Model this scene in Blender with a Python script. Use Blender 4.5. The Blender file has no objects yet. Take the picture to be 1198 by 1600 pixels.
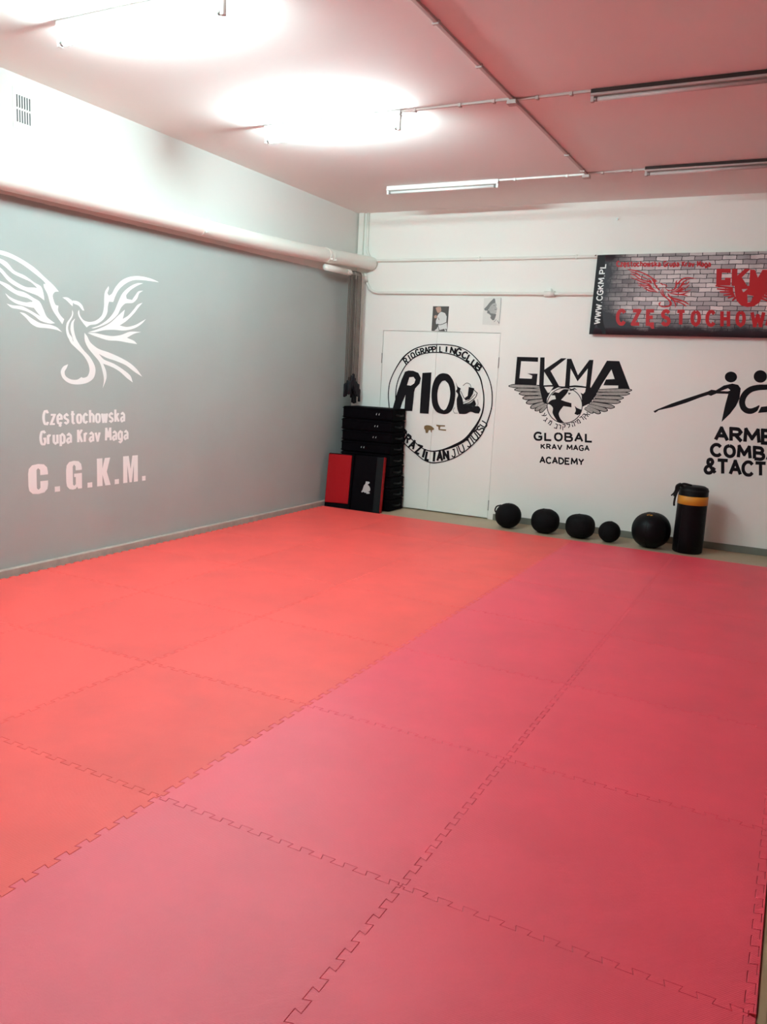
import bpy, bmesh, math, random
from mathutils import Vector, Matrix
from mathutils.geometry import tessellate_polygon
random.seed(7)
SC = bpy.context.scene
COL = SC.collection

# ------------------------------------------------------------------ camera
FPX = 1254.65
CAM = Vector((4.9367, -8.8110, 1.5769))
RIGHT = Vector((0.88576421, 0.46145494, 0.04981076))
UP = Vector((-0.12149049, 0.12693787, 0.9844424))
FWD = Vector((-0.44795293, 0.87803537, -0.16849941))
cd = bpy.data.cameras.new('camera')
cd.sensor_fit = 'VERTICAL'; cd.sensor_height = 36.0; cd.lens = 36.0 * FPX / 1600
cd.clip_start = 0.05; cd.clip_end = 60
cam = bpy.data.objects.new('camera', cd); COL.objects.link(cam)
cam.matrix_world = Matrix(((RIGHT.x, UP.x, -FWD.x, CAM.x), (RIGHT.y, UP.y, -FWD.y, CAM.y), (RIGHT.z, UP.z, -FWD.z, CAM.z), (0, 0, 0, 1)))
SC.camera = cam

# ------------------------------------------------------------------ world, exposure
wd = bpy.data.worlds.new('world'); SC.world = wd; wd.use_nodes = True
wd.node_tree.nodes['Background'].inputs[0].default_value = (1, 1, 1, 1)
wd.node_tree.nodes['Background'].inputs[1].default_value = 0.0
SC.view_settings.view_transform = 'Standard'; SC.view_settings.look = 'None'
SC.view_settings.gamma = 1.0; SC.view_settings.use_curve_mapping = False
SC.view_settings.exposure = 0.0
SC.cycles.max_bounces = 12; SC.cycles.diffuse_bounces = 8
SC.cycles.sample_clamp_indirect = 30.0
TUBE_STRENGTH = 450.0
TUBE_COLOR = (0.78, 1.09, 1.12)

# ------------------------------------------------------------------ dimensions
XL, XR, YF, HC, ZF = -0.088, 6.12, -11.0, 3.469, -0.03
FAR = -0.722           # far edge of the mats

# ------------------------------------------------------------------ materials
def mat(name, col, rough=0.6, spec=0.5, metal=0.0, bump=0.0, bscale=60.0, var=0.0, vscale=4.0, emit=None, sheen=0.0):
    m = bpy.data.materials.new(name); m.use_nodes = True
    nt = m.node_tree; b = nt.nodes['Principled BSDF']
    b.inputs['Base Color'].default_value = (*col, 1)
    b.inputs['Roughness'].default_value = rough
    b.inputs['Specular IOR Level'].default_value = spec
    b.inputs['Metallic'].default_value = metal
    if sheen: b.inputs['Sheen Weight'].default_value = sheen
    tc = nt.nodes.new('ShaderNodeTexCoord')
    if var:
        n = nt.nodes.new('ShaderNodeTexNoise'); n.inputs['Scale'].default_value = vscale; n.inputs['Detail'].default_value = 5
        nt.links.new(tc.outputs['Object'], n.inputs['Vector'])
        r = nt.nodes.new('ShaderNodeMix'); r.data_type = 'RGBA'
        r.inputs[6].default_value = (*[c * (1 - var) for c in col], 1)
        r.inputs[7].default_value = (*[min(1, c * (1 + var)) for c in col], 1)
        nt.links.new(n.outputs['Fac'], r.inputs[0]); nt.links.new(r.outputs[2], b.inputs['Base Color'])
    if bump:
        n2 = nt.nodes.new('ShaderNodeTexNoise'); n2.inputs['Scale'].default_value = bscale; n2.inputs['Detail'].default_value = 4
        nt.links.new(tc.outputs['Object'], n2.inputs['Vector'])
        bp = nt.nodes.new('ShaderNodeBump'); bp.inputs['Strength'].default_value = bump; bp.inputs['Distance'].default_value = 0.004
        nt.links.new(n2.outputs['Fac'], bp.inputs['Height']); nt.links.new(bp.outputs['Normal'], b.inputs['Normal'])
    if emit:
        b.inputs['Emission Color'].default_value = (*emit[0], 1); b.inputs['Emission Strength'].default_value = emit[1]
    return m

M = {}
M['wall'] = mat('white_wall_paint', (0.86, 0.85, 0.79), 0.75, 0.3, bump=0.25, bscale=18, var=0.02, vscale=1.2)
M['wall_grey'] = mat('plain_grey_wall_paint', (0.36, 0.38, 0.36), 0.7, 0.3, bump=0.25, bscale=18, var=0.05, vscale=1.2)
M['ceiling'] = mat('ceiling_paint', (0.80, 0.76, 0.73), 0.85, 0.2, bump=0.2, bscale=30, var=0.03, vscale=0.7)
M['door'] = mat('door_paint', (0.88, 0.88, 0.82), 0.45, 0.4, var=0.02, vscale=2)
M['pipe'] = mat('pipe_paint', (0.80, 0.79, 0.72), 0.5, 0.4, bump=0.1, bscale=12)
M['conduit'] = mat('conduit_plastic', (0.80, 0.78, 0.74), 0.4, 0.4)
M['fixture'] = mat('fixture_enamel', (0.78, 0.77, 0.74), 0.4, 0.4)
M['fixture_shade_gap'] = mat('shade_gap_plate', (0.045, 0.028, 0.025), 0.6, 0.2)  # dark colour stands for the shadow gap between fixture and ceiling
M['fixture_shaded'] = mat('bounce_tinted_enamel', (0.46, 0.36, 0.34), 0.6, 0.3)  # white enamel darkened and pinked to mimic dim light bounced off the mats
M['tube_shaded'] = mat('bounce_tinted_tube_glass', (0.52, 0.43, 0.41), 0.3, 0.4)  # the same bounced-light tint put into the unlit tube
M['duct'] = mat('shade_toned_duct', (0.52, 0.44, 0.41), 0.7, 0.3)  # white duct plastic darkened and pinked to carry its shade in the colour
M['tube_off'] = mat('unlit_tube_glass', (0.86, 0.86, 0.84), 0.2, 0.5)
M['tube_on'] = mat('lit_tube', (0.9, 0.9, 0.9), 0.3, 0.3, emit=(TUBE_COLOR, TUBE_STRENGTH))
M['tube_on_dim'] = mat('lit_tube_dimmed', (0.9, 0.9, 0.9), 0.3, 0.3, emit=(TUBE_COLOR, TUBE_STRENGTH * 0.8))  # identical lamp, emission cut to even out wall and mat brightness
M['steel'] = mat('dull_steel', (0.35, 0.34, 0.32), 0.4, 0.5, metal=0.8)
M['floor'] = mat('linoleum', (0.41, 0.32, 0.21), 0.5, 0.4, var=0.22, vscale=1.6)
M['skirt_left'] = mat('left_skirting_paint', (0.43, 0.345, 0.30), 0.6, 0.3, var=0.25, vscale=14, bump=0.3, bscale=25)
M['skirt_back'] = mat('back_skirting_paint', (0.20, 0.195, 0.16), 0.6, 0.3, var=0.15, vscale=9)
M['wood'] = mat('batten_wood', (0.36, 0.245, 0.135), 0.6, 0.3, var=0.2, vscale=12)
M['ink'] = mat('black_wall_paint', (0.009, 0.007, 0.009), 0.7, 0.15)
M['pencil'] = mat('grey_shading_paint', (0.36, 0.34, 0.31), 0.7, 0.2, var=0.35, vscale=40)
M['paper_white'] = mat('white_mural_paint', (0.80, 0.79, 0.73), 0.7, 0.3)
M['vinyl'] = mat('white_vinyl', (0.86, 0.86, 0.83), 0.5, 0.4)
M['black'] = mat('black_leatherette', (0.0032, 0.0022, 0.0032), 0.65, 0.03, bump=0.12, bscale=70, var=0.2, vscale=10)
M['black_gloss'] = mat('shiny_black_leatherette', (0.0035, 0.0025, 0.0035), 0.42, 0.13, bump=0.12, bscale=50)
M['black_soft'] = mat('black_canvas', (0.005, 0.004, 0.0045), 0.75, 0.12, bump=0.4, bscale=90)
M['black_side'] = mat('black_canvas_side', (0.009, 0.008, 0.008), 0.6, 0.2, bump=0.4, bscale=60)
M['red_pad'] = mat('red_leatherette', (0.32, 0.007, 0.010), 0.6, 0.08, bump=0.1, bscale=40)
M['charcoal'] = mat('charcoal_fabric', (0.012, 0.012, 0.013), 0.8, 0.1)
M['emblem'] = mat('silver_print', (0.42, 0.42, 0.41), 0.5, 0.4)
M['yellow'] = mat('amber_band', (0.62, 0.26, 0.02), 0.5, 0.4)
M['handle'] = mat('black_plastic', (0.006, 0.005, 0.008), 0.5, 0.3)
M['rope'] = mat('taupe_cord', (0.125, 0.10, 0.083), 0.7, 0.3)
M['rope_dark'] = mat('brown_cord', (0.072, 0.052, 0.043), 0.7, 0.3)
M['rope_pale'] = mat('pale_cord', (0.50, 0.44, 0.38), 0.6, 0.3)
M['rust'] = mat('worn_brass', (0.22, 0.13, 0.05), 0.6, 0.4, var=0.4, vscale=60)
M['dark'] = mat('vent_shade_backing', (0.02, 0.025, 0.035), 0.8, 0.2)
M['photo_dark'] = mat('photo_dark_print', (0.085, 0.08, 0.072), 0.4, 0.4)
M['photo_grey'] = mat('photo_grey_print', (0.17, 0.165, 0.155), 0.4, 0.4, var=0.4, vscale=30)
M['photo_mid'] = mat('photo_light_grey_print', (0.42, 0.41, 0.38), 0.4, 0.4, var=0.3, vscale=35)
M['photo_white'] = mat('photo_white_print', (0.70, 0.71, 0.68), 0.4, 0.4)
M['photo_skin'] = mat('photo_skin_print', (0.50, 0.33, 0.25), 0.4, 0.4)
M['paper'] = mat('photo_paper', (0.72, 0.71, 0.65), 0.4, 0.4)
M['print_red'] = mat('red_print', (0.48, 0.015, 0.020), 0.5, 0.25)
M['print_black'] = mat('black_print', (0.012, 0.007, 0.009), 0.5, 0.15)
M['print_white'] = mat('white_print', (0.66, 0.60, 0.56), 0.35, 0.5)

def foam(name, col, rough=0.5, spec=0.42):
    m = mat(name, col, rough, spec)
    nt = m.node_tree; b = nt.nodes['Principled BSDF']
    tc = nt.nodes.new('ShaderNodeTexCoord')
    # fine diagonal ribbing pressed into the foam
    mp = nt.nodes.new('ShaderNodeMapping'); mp.inputs['Rotation'].default_value = (0, 0, math.radians(38))
    nt.links.new(tc.outputs['Object'], mp.inputs['Vector'])
    w = nt.nodes.new('ShaderNodeTexWave'); w.inputs['Scale'].default_value = 62; w.inputs['Distortion'].default_value = 1.5; w.inputs['Detail Scale'].default_value = 6
    nt.links.new(mp.outputs['Vector'], w.inputs['Vector'])
    n = nt.nodes.new('ShaderNodeTexNoise'); n.inputs['Scale'].default_value = 130; n.inputs['Detail'].default_value = 2
    nt.links.new(tc.outputs['Object'], n.inputs['Vector'])
    a = nt.nodes.new('ShaderNodeMath'); a.operation = 'ADD'
    nt.links.new(w.outputs['Fac'], a.inputs[0]); nt.links.new(n.outputs['Fac'], a.inputs[1])
    bp = nt.nodes.new('ShaderNodeBump'); bp.inputs['Strength'].default_value = 0.35; bp.inputs['Distance'].default_value = 0.0012
    nt.links.new(a.outputs[0], bp.inputs['Height']); nt.links.new(bp.outputs['Normal'], b.inputs['Normal'])
    # scuffs and dye lots
    oi = nt.nodes.new('ShaderNodeObjectInfo')
    sc = nt.nodes.new('ShaderNodeTexNoise'); sc.inputs['Scale'].default_value = 2.2; sc.inputs['Detail'].default_value = 6; sc.inputs['Roughness'].default_value = 0.6
    ad = nt.nodes.new('ShaderNodeVectorMath'); ad.operation = 'ADD'
    nt.links.new(tc.outputs['Object'], ad.inputs[0]); nt.links.new(oi.outputs['Location'], ad.inputs[1])
    nt.links.new(ad.outputs[0], sc.inputs['Vector'])
    mr = nt.nodes.new('ShaderNodeMapRange'); mr.inputs['From Min'].default_value = 0.3; mr.inputs['From Max'].default_value = 0.7
    mr.inputs['To Min'].default_value = 0.93; mr.inputs['To Max'].default_value = 1.07
    nt.links.new(sc.outputs['Fac'], mr.inputs['Value'])
    rr = nt.nodes.new('ShaderNodeMapRange'); rr.inputs['To Min'].default_value = 0.94; rr.inputs['To Max'].default_value = 1.06
    nt.links.new(oi.outputs['Random'], rr.inputs['Value'])
    mu = nt.nodes.new('ShaderNodeMath'); mu.operation = 'MULTIPLY'
    nt.links.new(mr.outputs[0], mu.inputs[0]); nt.links.new(rr.outputs[0], mu.inputs[1])
    vm = nt.nodes.new('ShaderNodeVectorMath'); vm.operation = 'SCALE'; vm.inputs[0].default_value = col
    nt.links.new(mu.outputs[0], vm.inputs['Scale']); nt.links.new(vm.outputs[0], b.inputs['Base Color'])
    return m
M['foam_red'] = foam('red_foam', (0.80, 0.086, 0.073))
M['foam_pink'] = foam('raspberry_foam', (0.80, 0.052, 0.090), 0.47, 0.8)

def left_wall_material():
    m = mat('two_tone_wall_paint', (0.8, 0.8, 0.8), 0.6, 0.35, bump=0.25, bscale=18)
    nt = m.node_tree; b = nt.nodes['Principled BSDF']
    tc = nt.nodes.new('ShaderNodeTexCoord'); sx = nt.nodes.new('ShaderNodeSeparateXYZ')
    nt.links.new(tc.outputs['Object'], sx.inputs[0])
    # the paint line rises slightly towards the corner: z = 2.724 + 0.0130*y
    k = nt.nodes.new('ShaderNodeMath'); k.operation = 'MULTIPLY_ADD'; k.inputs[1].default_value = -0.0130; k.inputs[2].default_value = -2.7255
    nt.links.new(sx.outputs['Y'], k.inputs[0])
    n = nt.nodes.new('ShaderNodeTexNoise'); n.inputs['Scale'].default_value = 9; nt.links.new(tc.outputs['Object'], n.inputs['Vector'])
    nm = nt.nodes.new('ShaderNodeMath'); nm.operation = 'MULTIPLY_ADD'; nm.inputs[1].default_value = 0.012; nm.inputs[2].default_value = -0.006
    nt.links.new(n.outputs['Fac'], nm.inputs[0])
    s1 = nt.nodes.new('ShaderNodeMath'); s1.operation = 'ADD'; nt.links.new(sx.outputs['Z'], s1.inputs[0]); nt.links.new(k.outputs[0], s1.inputs[1])
    s2 = nt.nodes.new('ShaderNodeMath'); s2.operation = 'ADD'; nt.links.new(s1.outputs[0], s2.inputs[0]); nt.links.new(nm.outputs[0], s2.inputs[1])
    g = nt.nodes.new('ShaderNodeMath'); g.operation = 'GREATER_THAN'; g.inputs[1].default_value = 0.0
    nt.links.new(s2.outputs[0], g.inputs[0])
    v = nt.nodes.new('ShaderNodeTexNoise'); v.inputs['Scale'].default_value = 1.6; v.inputs['Detail'].default_value = 6
    nt.links.new(tc.outputs['Object'], v.inputs['Vector'])
    gm = nt.nodes.new('ShaderNodeMix'); gm.data_type = 'RGBA'
    gm.inputs[6].default_value = (0.345, 0.375, 0.355, 1); gm.inputs[7].default_value = (0.395, 0.435, 0.41, 1)
    nt.links.new(v.outputs['Fac'], gm.inputs[0])
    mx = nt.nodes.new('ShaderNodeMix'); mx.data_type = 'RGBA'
    nt.links.new(g.outputs[0], mx.inputs[0]); nt.links.new(gm.outputs[2], mx.inputs[6]); mx.inputs[7].default_value = (0.71, 0.705, 0.665, 1)  # same white as the back wall, darkened here to hold back lamp glare
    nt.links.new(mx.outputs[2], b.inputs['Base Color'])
    return m
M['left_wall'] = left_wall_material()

def banner_material():
    m = mat('brick_print_vinyl', (0.5, 0.5, 0.5), 0.5, 0.25)
    nt = m.node_tree; b = nt.nodes['Principled BSDF']
    tc = nt.nodes.new('ShaderNodeTexCoord'); sx = nt.nodes.new('ShaderNodeSeparateXYZ'); nt.links.new(tc.outputs['Object'], sx.inputs[0])
    cb = nt.nodes.new('ShaderNodeCombineXYZ'); nt.links.new(sx.outputs['X'], cb.inputs[0]); nt.links.new(sx.outputs['Z'], cb.inputs[1])
    br = nt.nodes.new('ShaderNodeTexBrick'); br.inputs['Scale'].default_value = 1.0
    br.inputs['Brick Width'].default_value = 0.125; br.inputs['Row Height'].default_value = 0.044; br.inputs['Mortar Size'].default_value = 0.0035
    br.inputs['Color1'].default_value = (0.80, 0.71, 0.69, 1); br.inputs['Color2'].default_value = (0.34, 0.29, 0.30, 1); br.inputs['Mortar'].default_value = (0.05, 0.04, 0.045, 1)
    wn = nt.nodes.new('ShaderNodeTexNoise'); wn.inputs['Scale'].default_value = 14; wn.inputs['Detail'].default_value = 3; nt.links.new(cb.outputs[0], wn.inputs['Vector'])
    wv = nt.nodes.new('ShaderNodeVectorMath'); wv.operation = 'MULTIPLY_ADD'; wv.inputs[1].default_value = (.03, .016, 0); nt.links.new(wn.outputs['Color'], wv.inputs[0]); nt.links.new(cb.outputs[0], wv.inputs[2])
    nt.links.new(wv.outputs[0], br.inputs['Vector'])
    n = nt.nodes.new('ShaderNodeTexNoise'); n.inputs['Scale'].default_value = 3.0; n.inputs['Detail'].default_value = 7; n.inputs['Roughness'].default_value = 0.65
    nt.links.new(cb.outputs[0], n.inputs['Vector'])
    # printed dark fade: strong at the lower edge and the left end
    def mr(src, a, c, lo, hi):
        q = nt.nodes.new('ShaderNodeMapRange'); q.inputs['From Min'].default_value = a; q.inputs['From Max'].default_value = c
        q.inputs['To Min'].default_value = lo; q.inputs['To Max'].default_value = hi; nt.links.new(src, q.inputs['Value']); return q.outputs[0]
    f1 = mr(sx.outputs['Z'], 0.0, 0.24, -0.55, 0.18); f2 = mr(sx.outputs['X'], 0.08, 0.5, -0.5, 0.12)
    a1 = nt.nodes.new('ShaderNodeMath'); a1.operation = 'ADD'; nt.links.new(f1, a1.inputs[0]); nt.links.new(f2, a1.inputs[1])
    a2 = nt.nodes.new('ShaderNodeMath'); a2.operation = 'ADD'; nt.links.new(a1.outputs[0], a2.inputs[0]); nt.links.new(n.outputs['Fac'], a2.inputs[1])
    f = mr(a2.outputs[0], 0.25, 0.8, 0.0, 1.0)
    mx = nt.nodes.new('ShaderNodeMix'); mx.data_type = 'RGBA'; mx.inputs[6].default_value = (0.03, 0.024, 0.03, 1)
    nt.links.new(f, mx.inputs[0]); nt.links.new(br.outputs['Color'], mx.inputs[7]); nt.links.new(mx.outputs[2], b.inputs['Base Color'])
    return m
M['banner'] = banner_material()

# ------------------------------------------------------------------ mesh helpers
def obj(name, bm, m=None, parent=None, smooth=False):
    me = bpy.data.meshes.new(name)
    bmesh.ops.recalc_face_normals(bm, faces=bm.faces)
    bm.to_mesh(me); bm.free()
    if m is not None:
        for x in (m if isinstance(m, (list, tuple)) else [m]): me.materials.append(x)
    if smooth:
        for p in me.polygons: p.use_smooth = True
    o = bpy.data.objects.new(name, me); COL.objects.link(o)
    if parent is not None: o.parent = parent
    return o
def empty(name, loc=(0, 0, 0), rot=(0, 0, 0)):
    o = bpy.data.objects.new(name, None); COL.objects.link(o); o.location = loc; o.rotation_euler = rot
    o.empty_display_size = 0.1
    return o
def tag(o, label=None, cat=None, group=None, kind=None):
    if label: o['label'] = label
    if cat: o['category'] = cat
    if group: o['group'] = group
    if kind: o['kind'] = kind
    return o
def copy_tree(o, parent=None):
    c = o.copy(); COL.objects.link(c)
    if parent is not None: c.parent = parent
    for ch in list(o.children): copy_tree(ch, c)
    return c
def box(bm, lo, hi, bev=0.0, seg=2, mi=0):
    vs = bmesh.ops.create_cube(bm, size=1.0)['verts']
    for v in vs:
        v.co = Vector([lo[i] + (v.co[i] + 0.5) * (hi[i] - lo[i]) for i in range(3)])
    fs = list({f for v in vs for f in v.link_faces})
    for f in fs: f.material_index = mi
    if bev:
        es = list({e for v in vs for e in v.link_edges})
        bmesh.ops.bevel(bm, geom=es, offset=bev, segments=seg, affect='EDGES', profile=0.5)
def boxbm(lo, hi, bev=0.0, seg=2):
    bm = bmesh.new(); box(bm, lo, hi, bev, seg); return bm
def tube(bm, pts, r, n=12, cap=True):
    pts = [Vector(p) for p in pts]; rings = []
    rs = r if isinstance(r, (list, tuple)) else [r] * len(pts)
    ref = None
    for i, p in enumerate(pts):
        t = (pts[min(i + 1, len(pts) - 1)] - pts[max(i - 1, 0)]).normalized()
        if ref is None: ref = Vector((0, 0, 1)) if abs(t.z) < 0.9 else Vector((1, 0, 0))
        a = (ref - t * ref.dot(t)).normalized(); b = t.cross(a); ref = a
        rings.append([bm.verts.new(p + (a * math.cos(2 * math.pi * k / n) + b * math.sin(2 * math.pi * k / n)) * rs[i]) for k in range(n)])
    for r0, r1 in zip(rings, rings[1:]):
        for k in range(n): bm.faces.new((r0[k], r0[(k + 1) % n], r1[(k + 1) % n], r1[k]))
    if cap:
        bm.faces.new(rings[0][::-1]); bm.faces.new(rings[-1])
def tubebm(pts, r, n=12):
    bm = bmesh.new(); tube(bm, pts, r, n); return bm
def lathe(bm, prof, n=40, c=(0, 0, 0)):
    rings = []
    for r, z in prof:
        if r < 1e-6: rings.append([bm.verts.new((c[0], c[1], c[2] + z))])
        else: rings.append([bm.verts.new((c[0] + r * math.cos(2 * math.pi * k / n), c[1] + r * math.sin(2 * math.pi * k / n), c[2] + z)) for k in range(n)])
    for a, b in zip(rings, rings[1:]):
        for k in range(n):
            k2 = (k + 1) % n
            q = [a[0] if len(a) == 1 else a[k], a[0] if len(a) == 1 else a[k2], b[0] if len(b) == 1 else b[k2], b[0] if len(b) == 1 else b[k]]
            q = list(dict.fromkeys(q))
            if len(q) > 2: bm.faces.new(q)
def arc(c, a, b, r, t0, t1, n=8):
    return [Vector(c) + Vector(a) * r * math.cos(t0 + (t1 - t0) * i / n) + Vector(b) * r * math.sin(t0 + (t1 - t0) * i / n) for i in range(n + 1)]

# ---- flat painted shapes on a surface.  A Surface maps measured points to its own plane.
def smooth_loop(pts, closed=True, sub=5, corner=58):
    n = len(pts); out = []
    P = [Vector(p) for p in pts]
    def is_corner(i):
        if not closed and i in (0, n - 1): return True
        a = P[i] - P[i - 1]; b = P[(i + 1) % n] - P[i]
        if a.length < 1e-9 or b.length < 1e-9: return True
        return a.angle(b) > math.radians(corner)
    cs = [is_corner(i) for i in range(n)]
    for i in range(n if closed else n - 1):
        p1, p2 = P[i], P[(i + 1) % n]
        L = (p2 - p1).length
        p0 = p1 * 2 - p2 if cs[i] else P[i - 1]
        p3 = p2 * 2 - p1 if cs[(i + 1) % n] else P[(i + 2) % n]
        if not cs[i] and (p1 - p0).length > 1e-9: p0 = p1 + (p0 - p1) * min(1, L / (p1 - p0).length)
        if not cs[(i + 1) % n] and (p3 - p2).length > 1e-9: p3 = p2 + (p3 - p2) * min(1, L / (p3 - p2).length)
        for k in range(sub):
            t = k / sub
            out.append(0.5 * (2 * p1 + (p2 - p0) * t + (2 * p0 - 5 * p1 + 4 * p2 - p3) * t * t + (3 * p1 - p0 - 3 * p2 + p3) * t ** 3))
    if not closed: out.append(P[-1])
    return out
def stroke_loops(pts, w, closed=False):
    """quads along a polyline (2D); w = width or list of widths"""
    P = [Vector(p) for p in pts]; n = len(P)
    ws = w if isinstance(w, (list, tuple)) else [w] * n
    def nrm(a, b):
        d = b - a
        d = d.normalized() if d.length > 1e-9 else Vector((1, 0))
        return Vector((-d.y, d.x)), d
    segs = range(n if closed else n - 1); N = {i: nrm(P[i], P[(i + 1) % n]) for i in segs}
    def end(i, seg, other, sgn):
        """the two corner points of a segment at vertex i; sharp joints are butted and overlapped, soft ones mitred"""
        na, d = N[seg]; p = P[i]; hw = ws[i] * 0.5
        if other is None: return p + na * hw, p - na * hw
        nb = N[other][0]
        if na.dot(nb) < 0.25:
            q = p + d * sgn * hw * 0.8
            return q + na * hw, q - na * hw
        m = (na + nb).normalized(); k = min(1.6, 1 / max(0.3, m.dot(na)))
        return p + m * hw * k, p - m * hw * k
    out = []
    for i in segs:
        j = (i + 1) % n
        pv = (i - 1) % n if closed else (i - 1 if i > 0 else None)
        nx = (i + 1) % n if closed else (i + 1 if i + 1 < n - 1 else None)
        l0, r0 = end(i, i, pv, -1); l1, r1 = end(j, i, nx, 1)
        out.append([l0, l1, r1, r0])
    return out
class Flat:
    """collects flat polygons; conv maps 2D to 3D"""
    def __init__(s, conv, nrm=(0, -1, 0)): s.bm = bmesh.new(); s.base = conv; s.n = Vector(nrm); s.k = 0
    def conv(s, u, v): return s.base(u, v) + s.n * ((s.k % 20) * 2.5e-5)
    def poly(s, pts, holes=(), mi=0, sm=False, sub=5):
        s.k += 1
        loops = [[Vector(p) for p in pts]] + [[Vector(p) for p in h] for h in holes]
        if sm: loops = [smooth_loop(l, True, sub) for l in loops]
        l3 = [[Vector((p[0], p[1], 0)) for p in l] for l in loops]
        flat = [p for l in l3 for p in l]
        vs = [s.bm.verts.new(s.conv(p.x, p.y)) for p in flat]
        for t in tessellate_polygon(l3):
            try: s.bm.faces.new([vs[i] for i in t]).material_index = mi
            except ValueError: pass
        return s
    def stroke(s, pts, w, closed=False, sm=False, mi=0, sub=5):
        s.k += 1
        if sm:
            q = smooth_loop(pts, closed, sub)
            if isinstance(w, (list, tuple)):
                w = [w[min(int(i / sub), len(w) - 1)] * (1 - (i % sub) / sub) + w[min(int(i / sub) + 1, len(w) - 1)] * (i % sub) / sub for i in range(len(q))]
            pts = q
        for q in stroke_loops(pts, w, closed):
            s.k += 1
            vs = [s.bm.verts.new(s.conv(p.x, p.y)) for p in q]
            try: s.bm.faces.new(vs).material_index = mi
            except ValueError: pass
        return s
    def build(s, name, m, parent=None):
        return obj(name, s.bm, m, parent)

def trace_back(x0, y0, sc, off):
    """measured point of the photo -> the real point on the back wall (y = -off)"""
    def f(u, v):
        u = x0 + u / sc; v = y0 + v / sc
        d = RIGHT * ((u - 599) / FPX) - UP * ((v - 800) / FPX) + FWD
        t = (-off - CAM.y) / d.y
        return CAM + d * t
    return f
def trace_left(x0, y0, sc, off):
    def f(u, v):
        u = x0 + u / sc; v = y0 + v / sc
        d = RIGHT * ((u - 599) / FPX) - UP * ((v - 800) / FPX) + FWD
        t = (XL + off - CAM.x) / d.x
        return CAM + d * t
    return f

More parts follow.
